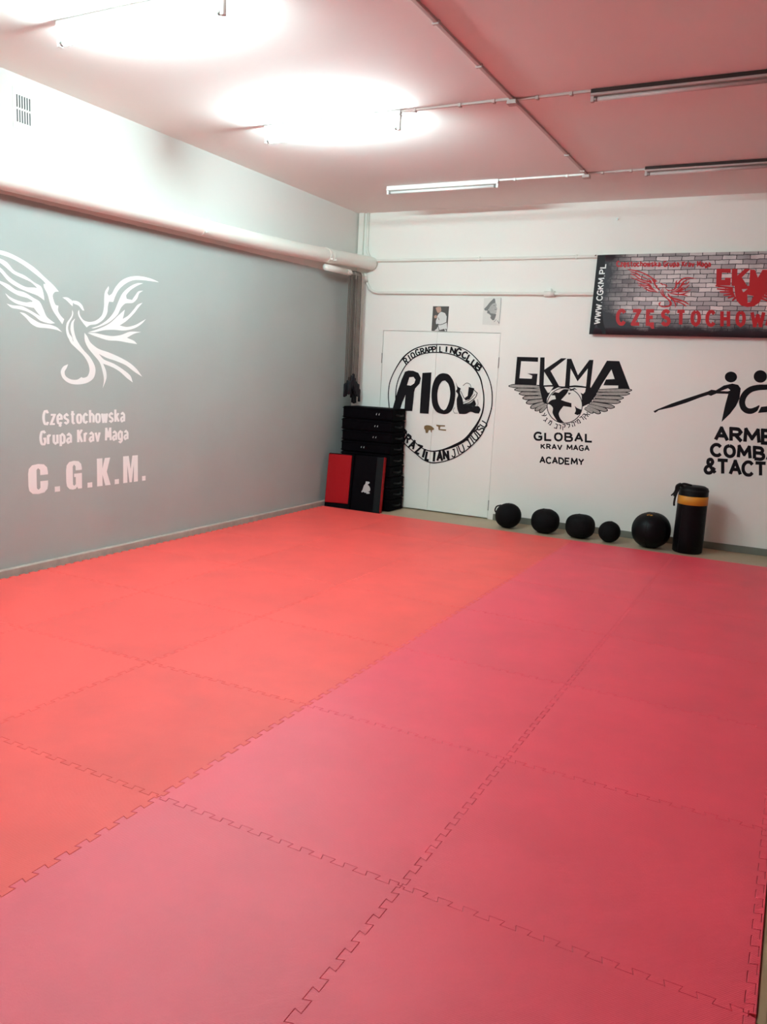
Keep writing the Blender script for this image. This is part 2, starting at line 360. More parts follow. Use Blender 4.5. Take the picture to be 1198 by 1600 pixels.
# ---- lettering: glyph = strokes in a 0..1 box (x right, y up)
G = {
 'A': [[(0, 0), (.5, 1), (1, 0)], [(.2, .36), (.8, .36)]],
 'B': [[(.05, 0), (.05, 1), (.7, .98), (.88, .78), (.7, .55), (.05, .53)], [(.6, .54), (.95, .4), (.95, .15), (.72, 0), (.05, 0)]],
 'C': [[(.95, .82), (.7, 1), (.35, .98), (.06, .7), (.05, .3), (.32, .02), (.7, 0), (.95, .18)]],
 'D': [[(.05, 0), (.05, 1), (.6, .95), (.95, .65), (.95, .35), (.6, .04), (.05, 0)]],
 'E': [[(.9, 1), (.05, 1), (.05, 0), (.92, 0)], [(.05, .52), (.75, .52)]],
 'G': [[(.95, .85), (.7, 1), (.3, .97), (.05, .68), (.05, .3), (.3, .02), (.75, 0), (.95, .15), (.95, .45), (.55, .45)]],
 'I': [[(.5, 0), (.5, 1)]],
 'J': [[(.4, 1), (.9, 1)], [(.72, 1), (.72, .2), (.5, 0), (.2, .04), (.05, .25)]],
 'K': [[(.08, 0), (.08, 1)], [(.92, 1), (.1, .45)], [(.35, .6), (.95, 0)]],
 'L': [[(.08, 1), (.08, 0), (.92, 0)]],
 'M': [[(.02, 0), (.1, 1), (.5, .3), (.9, 1), (.98, 0)]],
 'N': [[(.06, 0), (.06, 1), (.94, 0), (.94, 1)]],
 'O': [[(.5, 1), (.15, .85), (.03, .5), (.15, .15), (.5, 0), (.85, .15), (.97, .5), (.85, .85), (.5, 1)]],
 'P': [[(.08, 0), (.08, 1), (.7, .98), (.92, .76), (.7, .5), (.08, .46)]],
 'R': [[(.08, 0), (.08, 1), (.7, .98), (.9, .76), (.7, .54), (.08, .5)], [(.45, .5), (.95, 0)]],
 'S': [[(.9, .85), (.65, 1), (.3, .98), (.08, .78), (.2, .58), (.75, .44), (.93, .22), (.7, .01), (.3, 0), (.05, .16)]],
 'T': [[(0, 1), (1, 1)], [(.5, 1), (.5, 0)]],
 'U': [[(.06, 1), (.06, .25), (.3, 0), (.7, 0), (.94, .25), (.94, 1)]],
 'V': [[(0, 1), (.5, 0), (1, 1)]],
 'W': [[(0, 1), (.25, 0), (.5, .75), (.75, 0), (1, 1)]],
 'Y': [[(0, 1), (.5, .48), (1, 1)], [(.5, .48), (.5, 0)]],
 'Z': [[(.05, 1), (.95, 1), (.05, 0), (.95, 0)]],
 'E,': [[(.9, 1), (.05, 1), (.05, 0), (.92, 0)], [(.05, .52), (.75, .52)], [(.8, 0), (.6, -.12), (.75, -.22), (.95, -.2)]],
 '.': [[(.35, .0), (.65, .0)]],
 '&': [[(1, .02), (.3, .72), (.35, .95), (.6, 1), (.75, .82), (.6, .62), (.15, .42), (.02, .2), (.2, 0), (.55, .02), (.95, .4)]],
 # lower case, tall x-height
 'z': [[(.08, .7), (.92, .7), (.08, 0), (.92, 0)]],
 'e': [[(.08, .36), (.92, .38), (.85, .62), (.5, .72), (.12, .58), (.05, .3), (.2, .05), (.55, 0), (.9, .12)]],
 'e,': [[(.08, .36), (.92, .38), (.85, .62), (.5, .72), (.12, .58), (.05, .3), (.2, .05), (.55, 0), (.9, .12)], [(.65, 0), (.55, -.14), (.85, -.18)]],
 's': [[(.9, .58), (.55, .72), (.15, .6), (.2, .42), (.8, .28), (.85, .1), (.5, 0), (.08, .12)]],
 't': [[(.45, .95), (.45, .1), (.65, 0), (.95, .03)], [(.05, .7), (.95, .7)]],
 'o': [[(.5, .72), (.1, .56), (.05, .3), (.18, .06), (.5, 0), (.82, .06), (.95, .3), (.9, .56), (.5, .72)]],
 'c': [[(.92, .56), (.5, .72), (.12, .56), (.05, .3), (.18, .06), (.5, 0), (.92, .14)]],
 'h': [[(.1, 0), (.1, 1)], [(.1, .52), (.5, .7), (.9, .55), (.9, 0)]],
 'w': [[(.02, .7), (.25, 0), (.5, .62), (.75, 0), (.98, .7)]],
 'k': [[(.1, 0), (.1, 1)], [(.9, .7), (.14, .3)], [(.4, .42), (.95, 0)]],
 'a': [[(.12, .58), (.5, .72), (.88, .56), (.88, 0)], [(.88, .36), (.4, .36), (.08, .18), (.3, 0), (.88, .12)]],
 'r': [[(.15, 0), (.15, .7)], [(.15, .5), (.5, .68), (.95, .66)]],
 'u': [[(.1, .7), (.1, .14), (.45, 0), (.88, .14)], [(.88, .7), (.88, 0)]],
 'p': [[(.1, -.22), (.1, .7)], [(.1, .58), (.5, .72), (.9, .56), (.95, .3), (.85, .06), (.5, 0), (.1, .12)]],
 'v': [[(.02, .7), (.5, 0), (.98, .7)]],
 'g': [[(.88, .7), (.88, -.1), (.5, -.24), (.1, -.14)], [(.88, .56), (.5, .72), (.1, .56), (.05, .3), (.18, .06), (.5, 0), (.88, .14)]],
}
RND = set('BCDGOPRSUJ&eseoczahgpru') - set('z')
def glyph(fl, ch, org, ux, uy, w, mi=0):
    """org: lower-left in 2D, ux / uy: full width / height vectors"""
    o, ux, uy = Vector(org), Vector(ux), Vector(uy)
    for s in G[ch]:
        p = [o + ux * a + uy * b for a, b in s]
        if ch[0] in RND and len(p) > 3: p = smooth_loop(p, False, 4, 75)
        # extend free ends a little so corners close
        fl.stroke(p, w, mi=mi)
def line_text(fl, chars, p0, p1, h, w, widths=None, gap=0.28, mi=0, up=(0, -1)):
    """chars (list) spread between p0 and p1 (baseline ends); h: height; up: unit up vector in trace space"""
    ws = [({'I': .35, 'M': 1.25, 'W': 1.3, 'w': 1.3, '.': .4, ' ': .55, 't': .95, 'r': .75, 'J': .8}.get(c, 1.0)) for c in chars]
    tot = sum(ws) + gap * (len(ws) - 1)
    p0, p1 = Vector(p0), Vector(p1); d = (p1 - p0) / tot; x = 0
    fl0 = fl; fl = next(fl0)
    h0, h1 = h if isinstance(h, tuple) else (h, h)
    for c, k in zip(chars, ws):
        if c == ' ': fl = next(fl0)
        else:
            hh = h0 + (h1 - h0) * x / tot
            glyph(fl, c, p0 + d * x, d * k, Vector(up) * hh, w, mi)
        x += k + gap
def words(conv, chars, p0, p1, h, w, m, parent, gap=.28, up=(0, -1), nrm=(0, -1, 0)):
    fs = [Flat(conv, nrm) for _ in range(chars.count(' ') + 1)]
    line_text(iter(fs), chars, p0, p1, h, w, gap=gap, up=up)
    for f in fs: f.build('word', m, parent)

# ================================================================== THE ROOM
def struct(name, bm, m): return tag(obj(name, bm, m), kind='structure')
struct('floor', boxbm((XL - .2, YF - .2, ZF - .2), (XR + .2, .2, ZF)), M['floor'])
struct('ceiling', boxbm((XL - .2, YF - .2, HC), (XR + .2, .2, HC + .2)), M['ceiling'])
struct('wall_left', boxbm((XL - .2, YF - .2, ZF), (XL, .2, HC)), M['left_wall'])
struct('wall_right', boxbm((XR, YF - .2, ZF), (XR + .2, .2, HC)), M['wall_grey'])
struct('wall_front', boxbm((XL, YF - .2, ZF), (XR, YF, HC)), M['wall_grey'])
# back wall with the door recess
DX0, DX1, DZ = 0.318, 1.806, 2.10
bm = bmesh.new()
box(bm, (XL, 0, ZF), (DX0 - .004, .2, HC)); box(bm, (DX1 + .004, 0, ZF), (XR, .2, HC))
box(bm, (DX0 - .004, 0, DZ + .004), (DX1 + .004, .2, HC)); box(bm, (DX0 - .004, .05, ZF), (DX1 + .004, .2, DZ + .004))
bmesh.ops.remove_doubles(bm, verts=bm.verts, dist=1e-5)
struct('wall_back', bm, M['wall'])
# door_1: white double door flush with the wall
dr = tag(empty('door_1', (DX0, 0, ZF)), 'white painted double door in the back wall', 'door', kind='structure')
SPL = 1.03
lf = obj('door_leaf', boxbm((0, .004, .012), (SPL - DX0 - .001, .044, DZ - ZF), .004), M['door'], dr)
rf = obj('door_leaf', boxbm((SPL - DX0 + .001, .004, .012), (DX1 - DX0, .044, DZ - ZF), .004), M['door'], dr)
for p, x, zs in ((lf, -.004, (.25, 1.80)), (rf, DX1 - DX0 + .004, (.16, 1.80))):
    for z in zs:
        bm = bmesh.new(); tube(bm, [(x, -.004, z - .055), (x, -.004, z + .055)], .005, 10); tube(bm, [(x, -.004, z + .055), (x, -.004, z + .066)], [.006, .003], 10)
        obj('hinge', bm, M['steel'], p, True)
f = Flat(trace_back(590, 450, 5.519, .0005)); f.poly([(402, 1190), (420, 1183), (450, 1186), (468, 1195), (486, 1212), (482, 1222), (462, 1226), (440, 1226), (432, 1250), (414, 1250), (408, 1222), (400, 1212)], sm=True)
f.poly([(456, 1216), (468, 1216), (464, 1248), (456, 1240)])
lk = f.build('lock_plate', M['rust']); lk.parent = dr; lk.location = (-DX0, 0, -ZF)
f = Flat(trace_back(590, 450, 5.519, .0005)); f.poly([(505, 1178), (535, 1182), (580, 1184), (580, 1194), (540, 1194), (536, 1216), (590, 1220), (588, 1232), (524, 1224), (522, 1196), (505, 1190)])
lk = f.build('strike_plate', M['rust']); lk.parent = dr; lk.location = (-DX0, 0, -ZF)
struct('baseboard_left', boxbm((XL, YF, ZF), (-.040, 0, .045), .006), M['skirt_left'])
bm = bmesh.new(); box(bm, (1.878, -.014, ZF), (XR, 0, .043), .004); struct('baseboard_back', bm, M['skirt_back'])
bm = bmesh.new(); box(bm, (XL + .05, -.014, ZF), (DX0 - .06, 0, .043), .004); struct('trim_1', bm, M['skirt_back'])

# ================================================================== FOAM MATS
NT = 24
PITCH, AMP = 1.0 / NT, 0.0115
def cap(bm, ring):
    for t in tessellate_polygon([[Vector((v.co.x, v.co.y, 0)) for v in ring]]): bm.faces.new([ring[i] for i in t])
def edge_profile(rev=False):
    """offsets along one metre: (s, d); dovetail teeth, starts and ends on the grid corner"""
    pts = [(0, 0)]
    for i in range(NT):
        a = i * PITCH; sgn = 1 if i % 2 == 0 else -1
        k = .0035
        s0 = a + (k * -1 if i else .012); s1 = a + PITCH + (k if i < NT - 1 else -.012)
        if i == 0: pts += [(.012, 0), (.012, AMP), (s1, AMP)]
        elif i == NT - 1: pts += [(s0, -AMP), (1 - .012, -AMP), (1 - .012, 0)]
        else: pts += [(s0, sgn * AMP), (s1, sgn * AMP)]
    pts.append((1, 0))
    return pts
def tile_bm(flat=()):
    """1 x 1 m tile, lower-left corner at the origin, top at z = 0; flat: edges without teeth ('n','s','e','w')"""
    pr = edge_profile()
    south = [(s, -d if 's' not in flat else 0) for s, d in pr]
    east = [(1 + (d if 'e' not in flat else 0), s) for s, d in pr]
    north = [(s, 1 + (-d if 'n' not in flat else 0)) for s, d in pr][::-1]
    west = [((d if 'w' not in flat else 0), s) for s, d in pr][::-1]
    loop = south[:-1] + east[:-1] + north[:-1] + west[:-1]
    P = []
    for p in loop:
        if not P or (Vector(p) - P[-1]).length > 1e-5: P.append(Vector(p))
    # drop collinear points on flat edges
    Q = []
    for i, p in enumerate(P):
        a = (p - P[i - 1]); b = (P[(i + 1) % len(P)] - p)
        if abs(a.cross(b)) > 1e-9: Q.append(p)
    P = Q
    def inset(d):
        out = []
        for i, p in enumerate(P):
            a = (p - P[i - 1]).normalized(); b = (P[(i + 1) % len(P)] - p).normalized()
            na, nb = Vector((-a.y, a.x)), Vector((-b.y, b.x))
            den = 1 + na.dot(nb)
            out.append(p + (na + nb) * (d / max(den, .25)))
        return out
    bm = bmesh.new()
    lay = [(inset(.0020), 0.0), (inset(.0009), -.0005), (inset(.0005), -.0022), (inset(.0005), -.0295)]
    rings = [[bm.verts.new((q.x, q.y, z)) for q in l] for l, z in lay]
    n = len(P)
    for a, b in zip(rings, rings[1:]):
        for k in range(n): bm.faces.new((a[k], b[k], b[(k + 1) % n], a[(k + 1) % n]))
    cap(bm, rings[0]); cap(bm, rings[-1])
    return bm
TILES = {}
def tile(i, k, color, label):
    flat = ''
    if k == 0: flat += 'n'
    if i == 5: flat += 'e'
    key = (flat, color)
    if key not in TILES:
        o = obj('puzzle_mat', tile_bm(flat), M['foam_' + color]); TILES[key] = o
    else:
        o = TILES[key].copy(); COL.objects.link(o)
    o.location = (i, FAR - 1 - k, 0.0)
    return tag(o, label, 'mat', 'red and raspberry foam mats covering the floor')
ROWN = ['back row by the bare floor', 'second row from the back', 'third row from the back', 'fourth row from the back', 'fifth row from the back', 'sixth row from the back', 'seventh row from the back', 'eighth row from the back', 'ninth row from the back']
COLN = ['beside the grey wall', 'second from the grey wall', 'third from the grey wall', 'fourth from the grey wall', 'fifth from the grey wall', 'sixth from the grey wall']
for k in range(9):
    for i in range(6):
        if i == 5 and k > 4: continue
        c = 'red' if i < 3 else 'pink'
        nm = 'bright red' if i < 3 else 'raspberry'
        tile(i, k, c, '%s foam mat, %s, %s' % (nm, ROWN[k], COLN[i]))
# toothed border strips along the right edge of the near rows, each one metre long
pr = edge_profile()
for k in range(5, 9):
    P = [Vector((d, s)) for s, d in pr] ; P = [P[0]] + [p for a, p in zip(P, P[1:]) if (p - a).length > 1e-5]
    lp = [(p.x + .0006, p.y + .004 * (1 if p.y < .5 else -1) * (1 if p.y < .01 or p.y > .99 else 0)) for p in P]
    bm = bmesh.new()
    def strip(z, e): return [bm.verts.new((x + e, y, z)) for x, y in lp] + [bm.verts.new((.0185 - e, .992, z)), bm.verts.new((.0185 - e, .008, z))]
    r0 = strip(0.0005, .0018); r1 = strip(-.0015, 0); r2 = strip(-.0295, 0); n = len(r0)
    cap(bm, r0); cap(bm, r2)
    for a, b in ((r0, r1), (r1, r2)):
        for q in range(n): bm.faces.new((a[q], b[q], b[(q + 1) % n], a[(q + 1) % n]))
    o = obj('mat_border', bm, M['foam_pink']); o.location = (5, FAR - 1 - k, 0)
    tag(o, 'narrow toothed foam edge strip on the right edge, %s' % ROWN[k], 'mat edging', 'foam border strips on the right')
bm = boxbm((5.0205, FAR - 9.0, ZF), (5.044, FAR - 5.03, -.006), .003)
tag(obj('wooden_batten', bm, M['wood']), 'thin tan wooden batten on the floor along the right mat edge', 'batten')

# ================================================================== CEILING LAMPS
def lamp(cx, cy, lit, label, group, shaded=False):  # last argument picks the right-hand fixtures with shade put into their colours
    t = tag(empty('fluorescent_lamp', (cx, cy, HC)), label, 'ceiling lamp', group)
    L = .60; drop = .118 if lit else .060
    obj('back_plate', boxbm((-L, -.020, -.026), (L, .020, 0), .003), M['fixture_shade_gap' if shaded else 'fixture'], t)
    obj('housing', boxbm((-L, -.026, -.042), (L, .026, -.026), .004), M['fixture_shaded' if shaded else 'fixture'], t)
    for s in (-1, 1):
        a, b = sorted((s * L, s * (L - .024)))
        h = obj('lamp_holder', boxbm((a, -.014, -drop - .018), (b, .014, -.040), .004), M['fixture_shaded' if shaded else 'fixture'], t)
        obj('end_cap', tubebm([(s * (L - .024), 0, -drop), (s * (L - .045), 0, -drop)], .0138, 16), M['steel'], h, True)
    obj('fluorescent_tube', tubebm([(-L + .04, 0, -drop), (L - .04, 0, -drop)], .013, 16), M[lit if lit else 'tube_shaded' if shaded else 'tube_off'], t, True)
    return t
lamp(1.49, -3.27, 'tube_on', 'lit fluorescent lamp glaring white in the middle of the ceiling', 'ceiling lamps')
lamp(1.49, -5.28, 'tube_on_dim', 'lit fluorescent lamp at the top edge of the photo above the grey wall', 'ceiling lamps')
lamp(1.49, -7.28, 'tube_on_dim', 'lit fluorescent lamp nearest the viewer, left lamp row', 'ceiling lamps')
lamp(1.49, -1.16, False, 'unlit white fluorescent lamp on the ceiling near the back left corner', 'ceiling lamps')
lamp(4.06, -3.245, None, 'unlit dark fluorescent lamp at the right, nearer of the two', 'ceiling lamps', True)
lamp(4.06, -1.24, False, 'unlit fluorescent lamp at the right, close to the back wall', 'ceiling lamps', True)

# cable ducts on the ceiling
def duct(name, lo, hi, label, clips, ax, mm='duct'):
    t = tag(empty(name, ((lo[0] + hi[0]) / 2, (lo[1] + hi[1]) / 2, HC)), label, 'cable duct', 'cable ducts on the ceiling')
    c = Vector(((lo[0] + hi[0]) / 2, (lo[1] + hi[1]) / 2, HC))
    obj('cable_cover', boxbm(Vector((*lo, HC - .016)) - c, Vector((*hi, HC)) - c, .003), M[mm], t)
    for q in clips:
        w = .010; e = .008
        if ax == 'x': a, b = (q - w, lo[1] - e, HC - .024), (q + w, hi[1] + e, HC)
        else: a, b = (lo[0] - e, q - w, HC - .024), (hi[0] + e, q + w, HC)
        obj('clip', boxbm(Vector(a) - c, Vector(b) - c, .003), M[mm], t)
    return t
duct('cable_duct', (2.918, -10.6), (2.944, -1.17), 'long cable duct running along the ceiling towards the back wall', [-9.5, -7.6, -6.3, -4.55, -3.9, -1.85, -1.32], 'y')
duct('cable_duct', (2.09, -3.28), (2.915, -3.262), 'cable duct from the glaring middle lamp to the long duct', [2.2, 2.55, 2.8], 'x')
duct('cable_duct', (2.947, -3.258), (3.46, -3.24), 'cable duct from the long duct to the nearer dark lamp at right', [3.1, 3.33], 'x')
duct('cable_duct', (2.09, -1.165), (2.915, -1.147), 'white cable duct from the unlit back left lamp to the long duct', [2.25, 2.75], 'x', 'conduit')  # same plastic as the other ducts, without their shade tone
duct('cable_duct', (2.947, -1.20), (3.46, -1.182), 'cable duct from the long duct to the dark lamp near the back wall', [3.08, 3.33], 'x')
bm = boxbm((-.032, -.032, -.03), (.032, .032, 0), .004)
for (x, y, l) in ((2.931, -3.26, 'small square junction box where the ducts cross on the ceiling'), (2.931, -1.165, 'small square junction box at the far end of the long ceiling duct')):
    jb = tag(empty('junction_box', (x, y, HC - .016)), l, 'junction box', 'junction boxes on the ceiling')
    bm = boxbm((-.032, -.032, -.022), (.032, .032, 0), .004); obj('box_body', bm, M['duct'], jb)
    obj('box_lid', boxbm((-.034, -.034, -.027), (.034, .034, -.022), .002), M['duct'], jb)

# ================================================================== WALL FITTINGS
# air vent on the left wall
av = tag(empty('air_vent', (XL, -4.735, 3.25)), 'white air vent grille high on the left wall', 'vent')
bm = bmesh.new()
Y0, Y1, Z0, Z1 = -.066, .066, -.10, .10
sl = [(-.060 + i * .0205, -.060 + i * .0205 + .0115) for i in range(6)]
ys = sorted([Y0] + [v for s in sl for v in s] + [Y1]); zs = [Z0, Z0 + .012, -.006, .006, Z1 - .012, Z1]
for i in range(len(ys) - 1):
    for j in range(5):
        if i % 2 == 1 and j in (1, 3): continue
        box(bm, (0, ys[i], zs[j]), (.006, ys[i + 1], zs[j + 1]))
box(bm, (0, Y0 - .02, Z0 - .03), (.004, Y0, Z1 + .03)); box(bm, (0, Y1, Z0 - .03), (.004, Y1 + .02, Z1 + .03))
box(bm, (0, Y0, Z1), (.004, Y1, Z1 + .03)); box(bm, (0, Y0, Z0 - .03), (.004, Y1, Z0))
obj('vent_grille', bm, M['wall'], av)
obj('vent_shade_backing', boxbm((.0003, Y0 + .001, Z0 + .001), (.0012, Y1 - .001, Z1 - .001)), M['dark'], av)  # thin dark sheet, its colour standing in for shade behind the slots

# large pipe along the left wall, turning into the back wall
hp = tag(empty('heating_pipe', (.03, -5, 2.75)), 'thick white pipe along the left wall above the grey paint', 'pipe')
O = Vector((.03, -5, 2.75))
path = [(.012, -10.95, 2.700), (.012, -8, 2.715), (.015, -5, 2.741), (.02, -3.5, 2.772), (.03, -2.1, 2.797), (.045, -1.0, 2.842), (.075, -.45, 2.868), (.105, -.2, 2.878), (.13, -.02, 2.880)]
path = smooth_loop(path, False, 6, 80)
obj('pipe_run', tubebm([p - O for p in path], .076, 24), M['pipe'], hp, True)
for (y, i) in ((-3.02, 0), (-.95, 1), (-.87, 1)):
    j = min(range(len(path)), key=lambda q: abs(path[q].y - y)); c = path[j] - O; c.y = y - O.y
    bm = bmesh.new(); tube(bm, [c + Vector((0, -.008, 0)), c + Vector((0, .008, 0))], .080, 24)
    box(bm, (c.x + .070, c.y - .006, c.z - .052), (c.x + .098, c.y + .006, c.z - .036))
    obj('pipe_clamp', bm, M['pipe'], hp)

# two vertical risers in the corner, the second bends along the back wall
bm = boxbm((-.034, -.018, 0), (.034, .018, HC - 2.955), .003)
tag(obj('cable_trunking', bm, M['pipe']), 'flat white vertical duct in the back left corner above the thick pipe', 'cable duct').location = (-.036, -.02, 2.955)
up = tag(empty('wall_conduit', (.048, -.02, 2.92)), 'white conduit coming down the corner and running along the back wall, upper one', 'conduit', 'conduits on the back wall')
O = Vector((.048, -.02, 2.92)); zr = 2.915
pth = [Vector((.048, -.02, HC - .002)), Vector((.048, -.02, zr + .16))] + arc((.208, -.02, zr + .16), (-1, 0, 0), (0, 0, -1), .16, 0, math.pi / 2, 10)[1:] + [Vector((1.9, -.02, zr - .006)), Vector((4.2, -.02, zr - .002)), Vector((XR - .01, -.02, zr))]
obj('conduit_run', tubebm([p - O for p in pth], .0165, 12), M['pipe'], up, True)
for x in (1.5, 2.6): obj('clip', boxbm((x - .008 - O.x, -.020, zr - .025 - O.z), (x + .008 - O.x, .020, zr + .019 - O.z), .003), M['pipe'], up)

lo = tag(empty('water_pipe', (.06, -.03, 2.55)), 'thin white pipe with a coupling running along the back wall, lower one', 'pipe', 'conduits on the back wall')
O = Vector((.06, -.03, 2.55)); zl = 2.542
pth = [Vector((.06, -.95, 2.715)), Vector((.06, -.12, 2.735))] + arc((.10, -.12, 2.735), (-1, 0, 0), (0, 1, 0), .04, 0, math.pi / 3, 4)[1:] + \
      [Vector((.065, -.04, 2.715)), Vector((.075, -.03, 2.66)), Vector((.12, -.03, 2.585)), Vector((.17, -.03, 2.553)), Vector((.23, -.03, zl)), Vector((2.34, -.03, zl - .014)), Vector((XR - .01, -.03, zl - .02))]
obj('pipe_run', tubebm([p - O for p in pth], .017, 12), M['pipe'], lo, True)
def cyl(a, b, r): return tubebm([Vector(a) - O, Vector(b) - O], r, 14)
obj('sleeve', cyl((.06, -.97, 2.715), (.06, -.52, 2.727), .034), M['pipe'], lo, True)
obj('nut', cyl((.06, -.50, 2.727), (.06, -.425, 2.729), .032), M['pipe'], lo)
bm = cyl((.06, -.34, 2.731), (.06, -.20, 2.735), .019); tube(bm, [Vector((.06, -.27, 2.733)) - O, Vector((.06, -.27, 2.672)) - O], .012, 10)
obj('tee', bm, M['pipe'], lo, True)
obj('elbow', cyl((.06, -.10, 2.755), (.068, -.035, 2.675), .026), M['pipe'], lo, True)
bm = cyl((2.285, -.03, zl - .014), (2.40, -.03, zl - .014), .030); tube(bm, [Vector((2.355, -.03, zl)) - O, Vector((2.355, -.03, zl + .045)) - O], .005, 8)
obj('coupling', bm, M['pipe'], lo, True)

tag(obj('wall_nail', tubebm([(2.991, 0, 3.279), (2.991, -.022, 3.283), (2.991, -.024, 3.283)], [.005, .005, .011], 8), M['steel']), 'single dark nail in the bare upper back wall', 'nail')

# ------------------------------------------------------------------ jump ropes over the thin pipe in the corner
def jump_rope(y, zt_, zb1, zb2, m, label, dx=0.0, hl=.13):
    zt = 2.715 + .02 * (y + .95) / .83 + (.0045 if -.345 < y < -.195 else .0015); dx = 0
    t = tag(empty('jump_rope', (.06 + dx, y, zt)), label, 'jump rope', 'jump ropes hanging in the corner')
    r = .005
    pl = [Vector((.028, 0.003, zb1 - zt)), Vector((.028, 0, -.15)), Vector((.026, 0, -.03))] + arc((0, 0, -.004), (1, 0, 0), (0, 0, 1), .025, 0.15, math.pi - .15, 6) + [Vector((-.026, 0, -.03)), Vector((-.026, 0, -.15)), Vector((-.024, 0, zb2 - zt))]
    obj('cord', tubebm(pl, r, 8), M[m], t, True)
    for p in (pl[0], pl[-1]):
        bm = bmesh.new(); tube(bm, [p + Vector((0, 0, .02)), p + Vector((0, 0, .012)), p + Vector((0, 0, -.01)), p + Vector((0, 0, -hl * .5)), p + Vector((0, 0, -hl)), p + Vector((0, 0, -hl - .006))], [.007, .013, .0150, .0140, .0160, .010], 12)
        obj('handle', bm, M['handle'], t, True)
SH = 'taupe jump rope with black handles among those hanging in the back left corner'
specs = [(-.39, 1.46, 1.43, 'rope'), (-.357, 1.47, 1.44, 'rope_dark'), (-.324, 1.53, 1.47, 'rope'), (-.291, 1.55, 1.51, 'rope_dark'), (-.258, 1.50, 1.46, 'rope'), (-.225, 1.46, 1.42, 'rope'), (-.192, 1.44, 1.36, 'rope_dark')]
for y, a, b, mm in specs:
    jump_rope(y, 2.755, a, b, mm, SH if mm == 'rope' else 'brown jump rope with black handles hanging among taupe ones in the corner', hl=.135)
jump_rope(-.158, 2.757, 1.43, 1.345, 'rope_pale', 'pale corded jump rope second from the white wall in the corner', .004)
jump_rope(-.126, 2.757, 1.37, 1.35, 'rope_pale', 'pale jump rope nearest the white back wall in the corner, handles lowest', .008)

# ================================================================== KICK SHIELDS
def stack_shield(z, h, x0, x1, y0, y1, rot, label, mark):
    cx, cy = (x0 + x1) / 2, (y0 + y1) / 2
    t = tag(empty('kick_shield', (cx, cy, z), (0, 0, rot)), label, 'kick shield', 'black kick shields stacked in the corner')
    w, d = (x1 - x0) / 2, (y1 - y0) / 2
    bm = bmesh.new(); box(bm, (-w, -d, .0015), (w, d, h - .0015), .011, 3)
    for v in bm.verts:   # soft, slightly bulging sides
        k = 1 - abs(v.co.z - h / 2) / (h / 2)
        v.co.x += math.copysign(.006 * k, v.co.x)
        v.co.y += math.copysign(.004 * k, v.co.y)
    obj('pad', bm, M['black'], t)
    bm = bmesh.new()
    for s in (-1, 1): box(bm, (-w - .008, -d - .008, h / 2 + s * h * .36 - .004), (w + .008, d + .004, h / 2 + s * h * .36 + .004), .003)
    obj('piping', bm, M['black'], t)
    bm = bmesh.new(); tube(bm, smooth_loop([(w + .004, -d * .5, h * .5), (w + .026, -d * .3, h * .47), (w + .03, 0, h * .45), (w + .026, d * .3, h * .47), (w + .004, d * .5, h * .5)], False, 4), .010, 8)
    obj('grab_handle', bm, M['black_side'], t, True)
    if mark:
        f = Flat(lambda u, v: Vector((u, -d - .0055, v)))
        for q in range(2): f.poly([(mark + q * .035, h * .44), (mark + .010 + q * .035, h * .42), (mark + .012 + q * .035, h * .52), (mark + .016 + q * .035, h * .6), (mark + .004 + q * .035, h * .55)])
        f.build('print_mark', M['emblem'], t)
NS = 9; z = ZF
hs = [.14, .13, .135, .13, .14, .13, .13, .135, .145]
ordn = ['at the floor, bottom of the stack', 'second from the bottom of the stack', 'third from the bottom of the stack', 'fourth from the bottom of the stack', 'fifth from the bottom, middle of the stack', 'fourth from the top of the stack', 'third from the top of the stack', 'second from the top of the stack', 'on top of the stack in the corner']
for i in range(NS):
    j = random.uniform(-.008, .008)
    x1 = .715 - i * .003 + j; x0 = x1 - .665
    stack_shield(z, hs[i], x0, x1, -.392 + j, -.035, random.uniform(-.012, .012), 'black kick shield %s' % ordn[i], (.115 if i in (8, 7) else .085 if i == 6 else -.06 if i == 5 else .1 if i == 4 else 0))
    z += hs[i]

# two shields leaning on the stack: red-faced one and black-faced one with red side
def lean(name, x, y, w, label):
    t = tag(empty('kick_shield', (x, y, ZF), (math.radians(-8.5), 0, math.radians(11))), label, 'kick shield', 'kick shields leaning on the stack')
    return t
H_, D_ = .668, .082
t = lean('a', .004, -.722, .31, 'kick shield with a plain red face leaning beside the grey wall')
W_ = .325
bm = boxbm((0, .012, 0), (W_ - .004, D_, H_), .014, 3); obj('pad_core', bm, M['black'], t)
bm = boxbm((.006, 0, .078), (W_ - .028, .020, H_ - .012), .008, 3); obj('face_panel', bm, M['red_pad'], t)
t = lean('b', .330, -.659, .37, 'kick shield with a black face, silver emblem and red side panel')
W_ = .365
bm = boxbm((0, 0, 0), (W_, D_, H_), .014, 3); obj('pad_core', bm, M['black'], t)
bm = boxbm((W_ - .085, -.0035, .012), (W_ - .004, .012, H_ - .012), .003); obj('edge_band', bm, M['charcoal'], t)
bm = boxbm((W_ - .012, .004, .010), (W_ + .005, D_ - .003, H_ - .006), .004); obj('side_panel', bm, M['red_pad'], t)
# seated-figure emblem
f = Flat(lambda u, v: Vector((.118 + u * .00115, -.0015, .365 - v * .00115)))
E_ = lambda pts: [(p[0] - 0, p[1]) for p in pts]
f.poly([(42, 0), (80, 2), (84, 14), (72, 24), (62, 32), (74, 40), (88, 55), (96, 80), (90, 98), (70, 102), (92, 108), (92, 122), (60, 126), (54, 112), (44, 118), (28, 110), (8, 116), (2, 108), (14, 90), (20, 62), (26, 42), (38, 26)], sm=True)
f.poly([(2, 106), (18, 96), (20, 112)]); f.build('emblem', M['emblem'], t)

